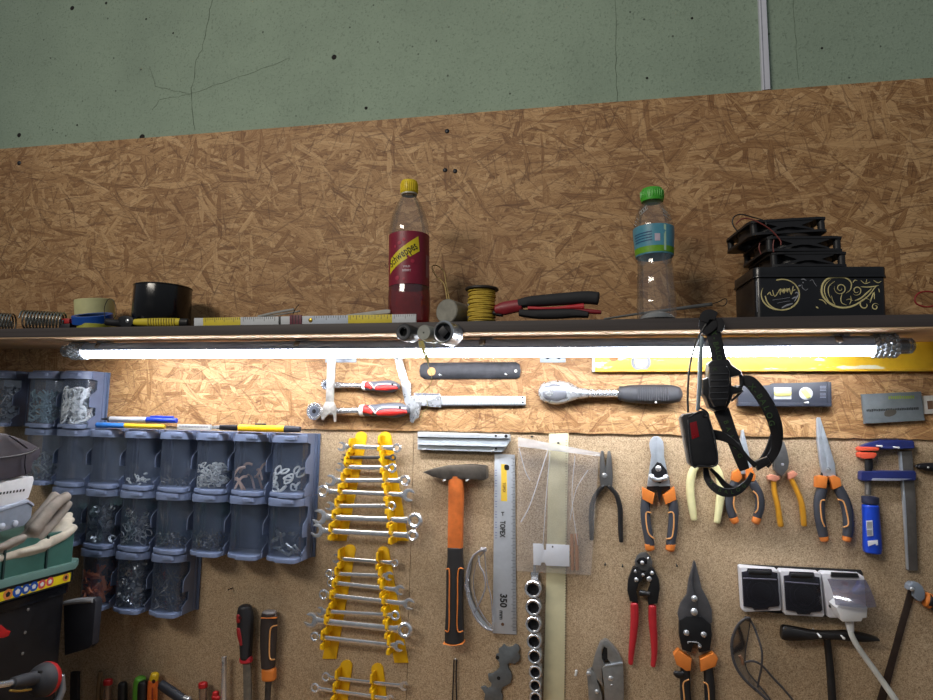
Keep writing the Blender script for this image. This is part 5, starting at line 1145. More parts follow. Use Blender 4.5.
# --- three computer fans on the tin
FB=M('black fan plastic',(30,30,34),.5,0,.15)
def fan(z0,px,py,dd,sz,rot,label,tilt=0,flip=False):
    c=W(px,py,dd); c=V((c.x,c.y,z0)); ca,sa=math.cos(rot),math.sin(rot); hh=.0255
    U=V((ca,sa,0)); Vv=V((-sa,ca,0)); up=V((0,0,1))
    if tilt: up=(up+U*-tilt).normalized(); U=Vv.cross(up).normalized()
    o=thing('computer_fan',label,'fan',c,'computer fans stacked on the tin box'); q=sz/2
    def plate(za,zb):
        b=nb(); n=48; vs=[[],[],[],[]]
        for k in range(n):
            a=2*math.pi*k/n+math.pi/4; x,y=math.cos(a),math.sin(a); m=max(abs(x),abs(y)); ox,oy=x/m*q,y/m*q
            l=math.hypot(ox,oy); lim=q*1.34
            if l>lim: ox,oy=ox*lim/l,oy*lim/l
            ix,iy=x*q*.95,y*q*.95
            for L,(xx,yy),zc in ((vs[0],(ox,oy),za),(vs[1],(ox,oy),zb),(vs[2],(ix,iy),zb),(vs[3],(ix,iy),za)): L.append(b.verts.new(c+U*xx+Vv*yy+up*zc))
        for k in range(n):
            for i in range(4): b.faces.new((vs[i][k],vs[i][(k+1)%n],vs[(i+1)%4][(k+1)%n],vs[(i+1)%4][k]))
        return b
    fr=[plate(0,.0042),plate(hh-.0042,hh)]
    for sx in (-1,1):
        for sy in (-1,1):
            e=c+U*(sx*q*.86)+Vv*(sy*q*.86); fr.append(lathe(e,up,[(.006,.001),(.006,hh-.001)],12))
    fr.append(lathe(c,up,[(q*.955,.001),(q*.9,.008),(q*.9,.018),(q*.955,hh-.001),(q*.93,hh-.001),(q*.88,.018),(q*.88,.008),(q*.93,.001),(q*.955,.001)],40,capped=False))
    for sy in (-1,1):   # ribs between the flanges seen from the edge
        fr.append(prism([c+U*x+Vv*(sy*q*.93)+up*z for x,z in ((-q*.62,.004),(-q*.10,.011),(q*.10,.011),(q*.62,.004),(q*.62,.006),(q*.30,.0128),(q*.62,hh-.006),(q*.62,hh-.004),(-q*.62,hh-.004),(-q*.62,hh-.006),(-q*.30,.0128),(-q*.62,.006))],0,.0005,vec=Vv*(sy*q*.05)))
    pp('frame',fr,FB,o)
    pp('hub',lathe(c,up,[(q*.36,.003),(q*.36,hh-.004),(q*.33,hh-.002),(0,hh-.002)],28),FB,o)
    for k in range(7):
        a=2*math.pi*k/7; e1=U*math.cos(a)+Vv*math.sin(a); e2=-U*math.sin(a)+Vv*math.cos(a)
        b=nb(); g=[]
        for i in range(5):
            t=i/4; rr=q*(.34+.52*t); row=[]
            for j in range(4): s=j/3; row.append(b.verts.new(c+e1*rr*math.cos(.25*t)+e2*(rr*math.sin(.25*t)+(s-.5)*q*.42*(.7+.5*t))+up*(.005+.014*s)))
            g.append(row)
        for i in range(4):
            for j in range(3): b.faces.new((g[i][j],g[i][j+1],g[i+1][j+1],g[i+1][j]))
        pp('blade',b,FB,o)
    return o,c,U,Vv,up,hh
rt=math.atan2(u.y,u.x)
zf=TB.z+TH+.0006; szf=(W(844.5,258,.16)-W(754,258,.165)).length*.93
fan(zf,794.5,258,.103,szf*.96,rt+.0,'black computer fan lowest in the stack, lying on the tin box lid')
fan(zf+.0262,789.5,243,.105,szf*.97,rt+.02,'black computer fan in the middle of the stack on the tin box')
f3,c3,U3,V3,up3,h3=fan(zf+.0262*2+.0050,774,232,.106,szf*.99,rt+.05,'black computer fan topmost on the tin box, tilted and overhanging, with loose wires',tilt=.06)
wr=M('dull red wire',(120,50,44),.5); 
def shw(pts,d,r_): return wire([W(x,y,d) for x,y in pts],r_)
pp('wire',shw([(738,232),(732.6,224),(734,217),(741,214.4),(752,217),(764,220.6),(766.4,225)],.185,.0011),BLACK,f3)
pp('wire',shw([(736,224),(742,219),(750,219),(762,224),(772,231),(780,240),(781,245)],.19,.0011),wr,f3,label='dull red wire')
pp('wire',shw([(760,243),(759,248),(761,254)],.19,.0009),wr,f3,label='dull red wire'); pp('wire',shw([(774,240),(773,246),(773.6,252)],.19,.0009),wr,f3,label='dull red wire')
# --- springs
def spring(p0,p1,rpx,label,turns):
    a=W(*p0); b_=W(*p1); r=rpx*S(*p0); zc=zst+r+.0026; a.z=b_.z=zc; ax=(b_-a).normalized(); e1=V((0,0,1)); e2=ax.cross(e1); n=turns*16
    pts=[a.lerp(b_,k/n)+e1*(r*math.sin(2*math.pi*k/16))+e2*(r*math.cos(2*math.pi*k/16)) for k in range(n+1)]
    return one('coil_spring',sweep(pts,.0019,seg=7,cap=.5),M('spring steel',(150,152,148),.28,.9,.15,70),label,'spring','steel coil springs on the shelf')
spring((22.5,320.5,.19),(66,319,.15),8.6,'dark steel coil spring with its open end facing out, beside the tape rolls',13)
spring((-26,321,.19),(15,320,.15),8.4,'dark steel coil spring at the shelf end, cut off by the picture edge',13)
# --- tape rolls and caps
def roll(px,py,d,rpx,z0,h_,tilt,m,inner,label,name='tape_roll',ir=.62,grp='tape rolls on the shelf'):
    p=W(px,py,d); r=rpx*S(px,py,d); ax=V((tilt[0],tilt[1],1)).normalized(); base=V((p.x,p.y,zst+z0))
    o=thing(name,label,'tape',base,grp)
    pp('tape',tube_ring(base,ax,r,r*(ir+.08),h_,40,.001),m,o); pp('core',tube_ring(base+ax*.0004,ax,r*(ir+.085),r*ir,h_-.0008,32,.0005),inner,o); return o
CARD=M('card core',(150,130,100),.7)
yz=hz(95,321.5,.15)
roll(94.5,324,.15,15,.0006,.012,(0,0),M('olive yellow tape',(170,170,60),.4,0,.1),M('black core',(30,30,30),.5),'flat yellow-green tape roll under the blue tape roll')
roll(94,315,.145,18.0,.0185,.018,(.03,-.30),M('blue tape',(28,84,176),.35,0,.08),M('dark blue core',(24,50,96),.5),'blue tape roll lying on the yellow-green roll',ir=.72)
roll(98,312,.075,17.5,.0006,hz(97,297.5,.11),(-.06,-.10),M('cream masking tape',(206,204,150),.55,0,.06),CARD,'wide cream masking tape roll standing behind the blue tape')
b=box(W(66,319,.16)+V((0,0,-.0)),W(66,319,.16)+V((.02,.02,.014)),.002); dz=zst+.0005-min(q.co.z for q in b.verts)
for q in b.verts: q.co.z+=dz
o=thing('plug_cap','small red and black plastic cap between the springs and the blue tape','cap',W(70,320,.16))
bb_=on(68.5,320,.155); pp('base',box(bb_+V((-.012,-.012,0)),bb_+V((.016,.012,.014)),.002),M('black cap base',(34,30,38),.5),o); pp('cap',box(bb_+V((-.010,-.010,.0142)),bb_+V((.012,.010,.026)),.003),RED,o); b.free()
# --- black tool with yellow ribbed handle
d=.175; zy=zst+.009
def zpath(pts,d_): return [W(x,y,d_) for x,y in pts]
o=thing('wire_cutter','small black cutter with yellow ribbed handle and wire loop, in front of the black pot','cutter',on(150,324,d))
pp('joint',[SW([(107,322),(118,323),(128,323)],[7,7,9],d,.006),PX(sm([(118,318),(126,315.6),(133,319),(131,326),(122,327)]),d+.007,.012,.001)],BLACKM,o)
pp('rivet',rivet(127.3,320.8,2.1,d+.0075,.0015),STEEL,o)
YRH=M('yellow ribbed handle',(216,196,50),.5,0,.1)
h_=pp('handle',SW([(131.6,322.2),(140,322.3),(160,322.2),(176,322.2),(180.6,322.3)],[4.5,7.2,8.2,8,7],d,.007,pw=2.6,cap=.3),YRH,o,label='yellow ribbed handle')
pp('handle_rib',[SW([(x,318.6),(x,326)],[1.1,1.1],d+.0068,.0012,cap=.3) for x in [148+2.6*k for k in range(11)]],M('dark yellow rib',(150,132,36),.6),h_)
pp('handle_end',SW([(181,322.4),(188,322.6)],[8,8],d,.0065,cap=.3),BLACK,o)
pp('wire_loop',wire(zpath([(105,320),(104.4,308),(108,299.6),(112,299.4),(115.4,305),(116,314),(113.6,319)],d),.0007),BLACK,o)
# --- black pot
d=.10; c=on(161.5,318,d); r=(W(190.5,300,d)-W(133,300,d)).length/2*.82; hh=hz(158,281.5,d+r)
o=thing('plastic_pot','glossy black cylindrical plastic pot on the shelf','pot',c)
GP=M('glossy black plastic',(16,16,19),.16,0,.1)
pp('wall',lathe(c,(0,0,1),[(0,.001),(r*.98,.001),(r,.003),(r*.985,hh-.002),(r*.975,hh),(r*.93,hh),(r*.94,.006),(0,.006)],56),GP,o)
pp('rim',tube_ring(c+V((0,0,hh-.003)),(0,0,1),r*1.0,r*.94,.0036,56,.001),GP,o)
# --- folding rulers
RW=M('ruler white',(204,208,212),.5,0,.05); RY=M('ruler yellow',(222,200,52),.5,0,.06)
def yr(x): return 322.2+(x-200)*(318.4-322.2)/(405-200)
def seg(par,x0,x1,m,d_,hpx=8.6,dy=0,name='segment'):
    q=[(x0,yr(x0)-hpx/2+dy),(x1,yr(x1)-hpx/2+dy),(x1,yr(x1)+hpx/2+dy),(x0,yr(x0)+hpx/2+dy)]
    P_=PP(q,d_); 
    return pp(name,prism(P_,.0035,.0004),m,par)
def ticks(par,x0,x1,st,d_,big=5):
    bs=[]; x=x0; k=0
    while x<x1:
        t=4.2 if k%big==0 else 2.2; bs.append(PX([(x,yr(x)-4.1),(x+.4,yr(x)-4.1),(x+.4,yr(x)-4.1+t),(x,yr(x)-4.1+t)],d_+.0002,.0003,0)); x+=st; k+=1
    pp('scale_marks',bs,M('ruler ink',(70,70,72),.6),par)
o=thing('folding_ruler','yellow and white folding ruler with dark band, along the shelf edge beside the black pot','ruler',on(240,322,.192),'folding rulers on the shelf edge')
seg(o,194,203,RW,.192); seg(o,203,240.5,RY,.192); seg(o,240.5,290,RW,.192); ticks(o,205,240,1.9,.192); ticks(o,243,276,2.1,.192)
seg(o,278.4,280.4,BLACK,.193,9.4,name='band'); seg(o,289.6,301.4,M('maroon clip',(104,32,52),.5),.194,11,name='clip')
pp('clip_rib',[PX([(x,yr(x)-5),(x+.8,yr(x)-5),(x+.8,yr(x)+5),(x,yr(x)+5)],.1946,.0006,0) for x in (292,295,298)],M('dark maroon',(64,18,32),.5),o)
pp('spare_leaf',[SW([(258,316.6),(275,312.6),(294,309.4)],2.4,.185,.0015,cap=.1),SW([(264,317),(280,314.4),(300,311)],1.6,.182,.0015,cap=.1)],M('grey ruler leaf',(150,150,146),.6),o)
pp('pin',wire(zpath([(293,314),(296,308),(299,304.6)],.19),.0008),BLACKM,o)
o=thing('folding_ruler','white and yellow folding ruler on the shelf edge, ending in front of the red-label bottle','ruler',on(350,319,.192),'folding rulers on the shelf edge')
seg(o,301.8,312,RW,.192); seg(o,312,348,M('ruler bluish white',(190,200,214),.5,0,.05),.192); seg(o,348,392,RY,.192); seg(o,392,416,RW,.192); ticks(o,314,346,2.4,.192); ticks(o,350,391,3.1,.192,2); ticks(o,394,414,2.2,.192)
pp('rivet',rivet(310.4,yr(310),2.2,.1925,.001),M('brass',(196,160,60),.35,.9),o)
pp('second_leaf',PX([(346,314.6),(386,309.4),(390,309.6),(390,313.2),(350,316.6)],.186,.003,.0004),M('grey white leaf',(176,176,172),.6),o)
# --- steel weight with a string loop
def drum(cx,cy,rpx,d0,L,lean,m,label,name,cat,face=None,grp=None,extra=None,z_rest=True):
    c=W(cx,cy,d0); r=rpx*S(cx,cy,d0); ax=V((lean,1,0)).normalized()
    if z_rest: c.z=zst+r+.0006
    o=thing(name,label,cat,c,grp); e=r*.08
    pp('body',lathe(c,ax,[(0,0),(r-e,0),(r,e),(r,L-e),(r-e,L),(0,L)],32),m,o); return o,c,r,ax
o,c,r,ax=drum(446.4,306.6,12.4,.172,.055,.30,M('dull cast grey',(140,138,128),.6,.2,.25,60),'short grey metal cylinder with string loop, beside the red-label bottle','metal_weight','weight')
pp('string_loop',wire([c+V((.0,.004,r*.98)),W(444,284,.14),W(436,276,.12),W(432,267,.10),W(437,265.6,.10),W(444,272,.11),W(446,284,.13),c+V((.004,.006,r*.98))],.0011),M('yellowish string',(186,160,100),.8),o)
pp('wire_handle',wire([c+ax*.05+V((r*.8,0,-r*.3)),W(468,318,.165),W(471,310,.165),W(468,304,.165)],.0013),STEEL,o)
# --- three tube ends at the shelf edge
HF=SD+.0006
def tube_end(cx,cy,rpx,L,label,m,kind):
    d0=HF+L; c=W(cx,cy,d0); r=rpx*S(cx,cy,d0); ax=V((.25,1,0)).normalized(); Lx=L/ax.y
    o=thing('metal_tube',label,'tube',c,'short tube ends fixed at the shelf edge')
    if kind==0:
        pp('body',lathe(c,ax,[(r*.5,.01),(r*.5,.0004),(r*.58,0),(r*.92,0),(r,.002),(r,Lx*.55),(r*.9,Lx*.6),(r*.9,Lx)],28,capped=False),m,o); pp('bore',lathe(c+ax*.009,ax,[(0,0),(r*.5,0)],20),MATS['black hole'],o); pp('inner_ring',tube_ring(c-ax*.0005,ax,r*.75,r*.62,.001,24),M('grey face ring',(86,86,90),.5),o)
    elif kind==1:
        pp('body',lathe(c,ax,[(0,0),(r*.9,0),(r,.002),(r,Lx)],28),m,o); pp('centre_dot',lathe(c-ax*.0004,ax,[(0,0),(r*.1,0),(r*.1,.001)],10),MATS['black hole'],o)
    else:
        pp('body',lathe(c,ax,[(r*.74,.012),(r*.78,.0006),(r*.86,0),(r,.002),(r,Lx)],32,capped=False),m,o); pp('bore',lathe(c+ax*.0115,ax,[(0,0),(r*.78,0)],24),MATS['dark bore steel'],o)
        q=r*.5; pp('square_insert',prism([c+V((-q*.9,-.001,q*.1)),c+V((q*.1,-.001,-q)),c+V((q,-.001,0)),c+V((0,-.001,q*1.1))],.012,.001),BLACKM,o)
    return o
tube_end(403,332,8.8,.034,'dark tube end with a bore, at the shelf edge beneath the red-label bottle',M('dark tube steel',(72,74,78),.4,.5,.15),0)
tube_end(423.6,332.6,8,.040,'pale grey plugged tube end with a centre dot, middle of three at the shelf edge',M('pale grey metal',(150,152,146),.5,.3,.15),1)
tube_end(442.8,332,11.8,.036,'silver tube end holding a dark square jaw, largest of three at the shelf edge',M('silver tube',(168,172,178),.3,.75,.1),2)
st=[wire([W(421,341,.245)+V((R.uniform(-.004,.004),0,0)),W(422+R.uniform(-3,3),347,.247),W(425+R.uniform(-2,2),354,.247),W(427+R.uniform(-2,2),360+R.uniform(-3,3),.246)],.0007,n=3,seg=5) for _ in range(16)]
st+=[wire([W(x,y,d_) for x,y,d_ in ((427,358,.246),(428.6,366,.24),(431.6,375,.23),(430.6,384,.22),(425.4,390,.21),(422,394,.2),(426.6,400,.19),(427,408,.18),(422.6,412,.17),(420.6,418,.165))],.0006,seg=6),wire([W(x,y,.25) for x,y in ((428,342),(434,345),(432,351),(426,352))],.0005,seg=5)]
one('string',join(st),M('frayed yellowish string',(190,176,110),.8),'frayed yellowish string hanging from the middle tube end down past the lamp','string')
# --- spool of yellow wire
d=.155; c=on(481.4,318,d); r=13.4*S(481,305,d); hh=hz(481,288.5,d)
o=thing('wire_spool','small black spool wound with yellow cord','spool',c)
pp('flange',[lathe(c,(0,0,1),[(0,0),(r*1.2,0),(r*1.22,.001),(r*1.2,.003),(0,.003)],32),lathe(c,(0,0,1),[(0,hh-.0045),(r*1.2,hh-.0045),(r*1.24,hh-.0035),(r*1.24,hh-.001),(r*1.2,hh),(0,hh)],32)],M('dark brown flange',(44,38,34),.5),o)
n=15*20; pts=[V((c.x+(r*.96+.0009*math.sin(k*.37))*math.cos(2*math.pi*k/20),c.y+(r*.96+.0009*math.sin(k*.37))*math.sin(2*math.pi*k/20),c.z+.005+(hh-.011)*k/n+.0016*math.sin(k*.031*5+1))) for k in range(n+1)]
pp('cord',[sweep(pts,.0019,seg=7),lathe(c,(0,0,1),[(r*.9,.003),(r*.9,hh-.004)],24)],M('yellow cord',(206,176,66),.6,0,.15,120),o)
# --- red and black pliers lying down
d=.165; o=thing('pliers','large pliers with thick black and red handles lying beside the yellow cord spool','pliers',on(550,316,d))
RJ=M('dark red enamel',(140,34,44),.4,0,.15)
pp('head',SW([(496,310),(504,308.6),(514,306.6),(521,305.6)],[9,13.4,13,13],d,.010,pw=2.8,cap=.3),RJ,o)
pp('nose',SW([(494,313),(502,315)],[5,4],d,.006),BLACKM,o)
pp('handle',SW([(519,304),(532,301.6),(560,299.4),(585,297.6),(598,298.6)],[9,11,12.4,13,13],d,.011,pw=2.8,cap=.2),M('matt black handle',(34,34,38),.7,0,.15),o)
pp('handle',SW([(520,313),(535,314.4),(556,314.2),(575,313.6),(588,315)],[7,9,10,8.6,6],d+.004,.010,pw=2.6,cap=.3),MATS['matt black handle'],o)
pp('inner_bar',SW([(528,308),(545,308.6),(560,308),(574,307),(584,306.2)],[4,3,3.4,5,6.4],d+.002,.005,cap=.1),M('bright red bar',(196,48,56),.45),o,label='bright red bar')
pp('link',SW([(574,310),(590,311.5),(601,312.4)],[4,5,4],d,.005,cap=.2),RJ,o)
# --- thin rod leaning behind the green capped bottle
o=thing('thin_rod','thin grey metal rod with hooked wire tip, lying behind the green-capped bottle','rod',on(660,318,.06))
pp('rod',SW([(604,319),(640,313.6),(680,308.4),(712,304.2)],[2,2.6,3.4,3.8],[.075,.06,.045,.03],.0022,cap=.2),M('grey rod metal',(140,140,138),.4,.6),o)
pp('hook',wire([W(712,304,.03),W(719,301.6,.028),W(725,298.6,.026),W(727,301.4,.026),W(724,305.6,.028),W(716,306,.03)],.0009),BLACKM,o)
one('red_cable',wire([W(940,303,.12),W(928,307,.12),W(917,304,.12),W(915,298,.12),W(920,292.6,.12),W(930,291.6,.12),W(940,294,.12)],.0014),M('red cable',(150,30,30),.45),'thin red cable loop on the shelf past the tin box','cable')
# ------------------------------------------------------------------ workbench below the picture and the pile at its end
BZ=.86
o=thing('workbench','wooden workbench against the wall under the tools','workbench',(-.5,-.35,0))
WB=M('bench wood',(150,116,80),.6,0,.2,12)
pp('top',box((-2.4,-.62,BZ-.045),(1.3,.001,BZ),.003),WB,o)
for x_ in (-2.3,1.2):
    for y_ in (-.56,-.08): pp('leg',box((x_-.035,y_-.035,0),(x_+.035,y_+.035,BZ-.0455),.003),WB,o)
X1=W(82,558,.125).x
def PXp(pts,x0,off=(0,0),sc=1): return [WX(off[0]+x/sc,off[1]+y/sc,x0) for x,y in pts]
def side(pts,x0,t,bev,off=(0,0),sc=1): return prism(PXp(pts,x0,off,sc),0,bev,vec=V((-t,0,0)))
A=(0,510)
# black case standing on the bench
zr_=WX(70,583,X1).z; yb=[WX(64,600,X1-.01).y, WX(-60,600,X1-.01).y]
o=thing('storage_bin','big black plastic bin with side holder under the green organiser box','bin',(X1-.15,-.35,BZ))
far=WX(64,620,X1-.01).y; near=far-.42
def vprism(outl,z0,z1,bev): return prism([V((x,y,z1)) for x,y in outl],0,bev,vec=V((0,0,z0-z1)))
rp=lambda x0,x1,y0,y1,r_:[(cx+r_*math.cos(rad(s+18*k)),cy+r_*math.sin(rad(s+18*k))) for cx,cy,s in ((x1-r_,y0+r_,-90),(x1-r_,y1-r_,0),(x0+r_,y1-r_,90),(x0+r_,y0+r_,180)) for k in range(6)]
BINM=M('bin black plastic',(22,22,25),.38,0,.2)
pp('body',vprism(rp(X1-.34,X1-.010,near,far+.012,.03),BZ+.0005,zr_-.004,.004),BINM,o)
pp('rim',vprism(rp(X1-.345,X1-.004,near-.006,far+.018,.034),zr_-.020,zr_-.002,.005),GP,o)
e=WX(66,598,X1-.02)
hx0=X1-.05; q=[(63,603.6),(70,600.6),(94,598.4),(95.8,602),(92,645),(88,648.6),(64,656)]
P_=[W(x,y,.135) for x,y in q]
pp('side_holder',prism(P_,.018,.004),M('dark blue black plastic',(36,37,44),.45,0,.12),o)
pp('holder_rim',SW([(66,602.8),(80,600.6),(94.6,600)],[5,5.6,5],.130,.010,cap=.2),M('grey holder rim',(120,120,122),.5),o,label='grey rim of the side holder')
pp('rivet',[lathe(WX(x,y,X1-.0098),(-1,0,0),[(0,-.002),(.003,-.001),(.003,.001)],10) for x,y in ((28,609.6),(25,632.5),(22.4,653.6))],GRP,o)
pp('latch',side([(-6,624.6),(2,625),(7,629.6),(11.2,631),(9,636),(4,638),(-6,638)],X1+.012,.02,.002),RED,o,label='red latch')
# green organiser
GO=M('green organiser plastic',(60,100,90),.4,0,.12,30); GOL=M('green organiser rim',(98,128,120),.45,0,.08,30)
o=thing('organiser_box','dark green plastic organiser box with yellow warning label, under the gloves','organiser box',(X1-.15,-.3,zr_))
ztop=WX(74.5,529,X1-.004).z; zrim=WX(76,561,X1).z; yf=WX(76,545,X1).y
zb_=WX(78,566.5,X1).z
pp('body',vprism([(X1-.30,yf-.40),(X1-.004,yf-.40),(X1-.004,yf-.004),(X1-.028,yf+.022),(X1-.30,yf+.022)],zrim-.004,ztop,.003),GO,o)
pp('rim',vprism([(X1-.31,yf-.41),(X1+.006,yf-.41),(X1+.006,yf-.003),(X1-.02,yf+.032),(X1-.31,yf+.032)],zb_-.0015,zrim,.004),GOL,o)
pp('base',vprism([(X1-.30,yf-.40),(X1+.0005,yf-.40),(X1+.0005,yf-.010),(X1-.02,yf+.02),(X1-.30,yf+.02)],zr_,zb_-.0016,.002),M('black organiser base',(28,30,32),.5),o)
st_=side([(2.6,592),(71,572.4),(70.2,581.2),(.7,601.7),(-30,610),(-30,600)],X1+.002,.0012,.0002)
lb=pp('warning_label',st_,M('yellow warning label',(238,212,30),.45,0,.05),o,label='yellow warning label')
def badge(i,px,py,r_,m,mm):
    c=WX(px,py,X1+.0024); q=r_*S(px,py,.2)*1.25
    pp('warning_sign',lathe(c,(-1,0,0),[(0,0),(q,0),(q,.0004)],18),m,lb); pp('sign_mark',lathe(c+V((.0003,0,0)),(-1,0,0),[(0,0),(q*.55,0),(q*.5,.0003)],5),mm,lb)
BLS=M('blue sign',(24,80,170),.5); RDS=M('red white sign',(206,80,84),.5); WHS=M('white mark',(220,220,216),.5); ORS=M('orange sign',(214,130,70),.5)
for i,(px,py,r_,m,mm) in enumerate(((8,594.4,4,ORS,INK),(17.6,591.6,4.2,BLS,WHS),(26,589,3.8,BLS,WHS),(34,586.4,3.8,BLS,WHS),(42,584.2,3.6,RDS,WHS),(50,581.6,3.6,RDS,WHS),(66,577.4,3.2,ORS,INK))): badge(i,px,py,r_,m,mm)
for px in (48,6): pp('rib',prism([V((X1-.0035,WX(px,560,X1).y,zrim)),V((X1-.0035,WX(px,560,X1).y-.004,zrim)),V((X1-.0035,WX(px,560,X1).y-.004,ztop-.002)),V((X1-.0035,WX(px,560,X1).y,ztop-.002))],0,.0005,vec=V((.003,0,0))),M('dark green rib',(30,52,50),.5),o)
# gloves
GG=M('grey work glove',(140,130,120),.85,0,.2,60,bump=.3); GBG=M('beige work glove',(196,186,168),.85,0,.15,60,bump=.3)
def WXS(pts,wpx,x0,t,pw=2.2,cap=.6,n=5):
    xs=x0 if isinstance(x0,list) else [x0]*len(pts)
    q=cr([V((x,y,w,e)) for (x,y),w,e in zip(pts,wpx,xs)],n); path=[WX(a[0],a[1],a[3]) for a in q]
    hw=[a[2]/2*1.72e-3 for a in q]; return sweep(path,hw,t,nrm=V((1,0,0)),seg=14,pw=pw,cap=cap)
def blend(bs,vox=.0035,sm_=6):
    b=join(bs); bmesh.ops.recalc_face_normals(b,faces=b.faces[:]); me=bpy.data.meshes.new('t'); b.to_mesh(me); b.free(); ob=bpy.data.objects.new('t',me); COL.objects.link(ob)
    m=ob.modifiers.new('r','REMESH'); m.mode='VOXEL'; m.voxel_size=vox; s=ob.modifiers.new('s','SMOOTH'); s.factor=.5; s.iterations=sm_
    dg=bpy.context.evaluated_depsgraph_get(); m2=bpy.data.meshes.new_from_object(ob.evaluated_get(dg)); b=nb(); b.from_mesh(m2); bpy.data.objects.remove(ob); bpy.data.meshes.remove(m2); return b
gl=blend([WXS([(-8,556),(10,549),(26,541),(38,530)],[17,18,21,23],X1-.02,.016),WXS([(34,530),(46,515),(56,504),(67,496)],[17,15,14,12],X1-.006,.011),WXS([(30,528),(42,512),(50,502),(55,494)],[15,13,11,9],X1-.03,.010),WXS([(38,538),(52,524),(62,512),(69,503)],[12,10,9.5,8.5],X1-.012,.010),WXS([(-8,548),(4,546),(14,541),(24,537)],[8,8,9,8],X1-.004,.009)])
one('work_glove',gl,GG,'grey work glove lying on top of the beige glove, fingers toward the jars','glove','work gloves on the organiser box')
gl=blend([WXS([(-10,560),(8,555),(26,551),(44,545)],[10,12,15,17],X1-.012,.012),WXS([(40,546),(54,540),(66,534),(74,527)],[15,13,11.5,9.5],X1-.006,.009),WXS([(44,540),(56,531),(64,524),(72,519.5)],[10,9.5,9,7.6],X1-.022,.009),WXS([(38,540),(52,528),(62,520),(70,514)],[9,9,8,7],X1-.034,.009),WXS([(20,552),(34,549),(48,546)],[6,7,5],X1+.000,.007)])
one('work_glove',gl,GBG,'beige work glove hanging over the green organiser box','glove','work gloves on the organiser box')
# clear box, white tray, dark bag
B=(0,420)
CB=clear('cloudy clear box',(.80,.84,.90),.4,.15,.5,(178,188,204))
o=thing('plastic_box','cloudy clear plastic box under the white tray','box',WX(10,536,X1-.08))
pp('body',side([(-40,640),(0,625),(200,562),(236,592),(226,682),(206,708),(176,742),(0,790),(-40,800)],X1-.01,.20,.006,B,7),CB,o)
pp('rim',side([(-40,636),(0,618),(200,556),(242,588),(242,606),(200,578),(0,642),(-40,656)],X1-.006,.205,.002,B,7),M('cloudy rim',(176,184,200),.35),o)
pp('stud',[lathe(WX(x,y,X1-.010),(1,0,0),[(.006,0),(.006,.003),(.004,.0045),(0,.005)],14) for x,y in ((14.4,523.4),(1.4,526))],M('clear stud',(190,198,212),.2),o)
o=thing('paper_tray','white slotted tray under the dark bag','tray',WX(10,500,X1-.06))
pp('tray',side([(-40,452),(0,440),(120,416),(236,394),(240,420),(222,488),(202,547),(120,580),(0,609),(-40,619)],X1-.012,.16,.003,B,7),M('white tray plastic',(212,212,214),.5,0,.06),o)
pp('slot',[side([(x,507-.14*x),(x+10,505-.14*x),(x+6,522-.14*x),(x-4,524-.14*x)],X1-.0112,.002,.0002,B,7) for x in [4+23*k for k in range(8)]],INK,o)
o=thing('bag','dark violet-black soft bag with piped edge on top of the pile','bag',WX(10,460,X1-.08))
BG=M('dark bag leather',(58,54,62),.5,0,.2,30,bump=.2)
bg_=side(sm([(-10,433),(0,432.6),(12,435),(27,440.6),(38,446.6),(41.6,452),(38.6,458.4),(34.4,461.6),(32.6,467),(32,471),(26.6,475),(13,478.4),(0,481.4),(-10,483)],4),X1-.012,.17,.016); mod=pp('body',bg_,BG,o)
pp('piping',WXS([(-6,458.6),(8,457),(20,455),(30,452.4),(38,448)],[2.2]*5,X1-.004,.0022),M('black piping',(30,28,32),.4),o)
pp('fold',[WXS([(10,436),(18,441),(27,448)],[2,2.6,1.4],X1-.002,.003),WXS([(26,455),(25,464),(26,474)],[1.2,1.2,1],X1-.004,.0016)],BG,o)
# tool with grey and red round housing
T=X1+.10
o=thing('angle_tool','rounded grey hand tool with red ring and metal shaft, before the black bin','hand tool',WX(40,700,T))
ks=WX(1,0,T); k_=(WX(48,681,T)-WX(48,680,T)).length*.86
hc=WX(42,680,T)
axx=(WX(58,677,T)-WX(38,682,T)).normalized()
pp('housing',lathe(hc-axx*14*k_*.9,axx,[(0,0),(6*k_,.3*k_),(12*k_,3*k_),(16.5*k_,8*k_),(18.6*k_,15*k_),(18.6*k_,19*k_)],32),RUBBER,o)
pp('red_ring',lathe(hc+axx*3.6*k_,axx,[(18.6*k_,0),(19*k_,2*k_),(18*k_,6*k_),(15*k_,9*k_),(15*k_,0)],32,capped=False),RED,o,label='red ring')
pp('back_plate',lathe(hc+axx*9*k_,axx,[(0,3*k_),(11*k_,3*k_),(15*k_,0),(15*k_,-2*k_)],32),BLACK,o)
pp('neck',sweep([WX(12.5,682.6,T),WX(24,680,T),WX(38,677.6,T)],[5.6*k_,6.6*k_,8*k_],seg=16,cap=.15),RUBBER,o)
pp('shaft',sweep([WX(-30,690,T),WX(0,685,T),WX(14,682.4,T)],3.4*k_,seg=14),CHROME,o)
pp('lever',sweep(cr([WX(10,690.6,T+.01),WX(20,691,T+.01),WX(31,689.4,T+.01)],4),1.3*k_,seg=8),M('brass lever',(170,140,70),.4,.7),o)
pp('screw_hole',lathe(WX(41.6,672,T+.022),(1,0,0),[(0,.001),(1.6*k_,0),(1.6*k_,-.006)],10),MATS['black hole'],o)
pp('grip_end',sweep([WX(62,676,T),WX(62,690,T),WX(57,702,T),WX(54,720,T)],[3*k_,4.4*k_,4.6*k_,4.6*k_],seg=10),M('pale steel part',(150,152,156),.35,.6),o)
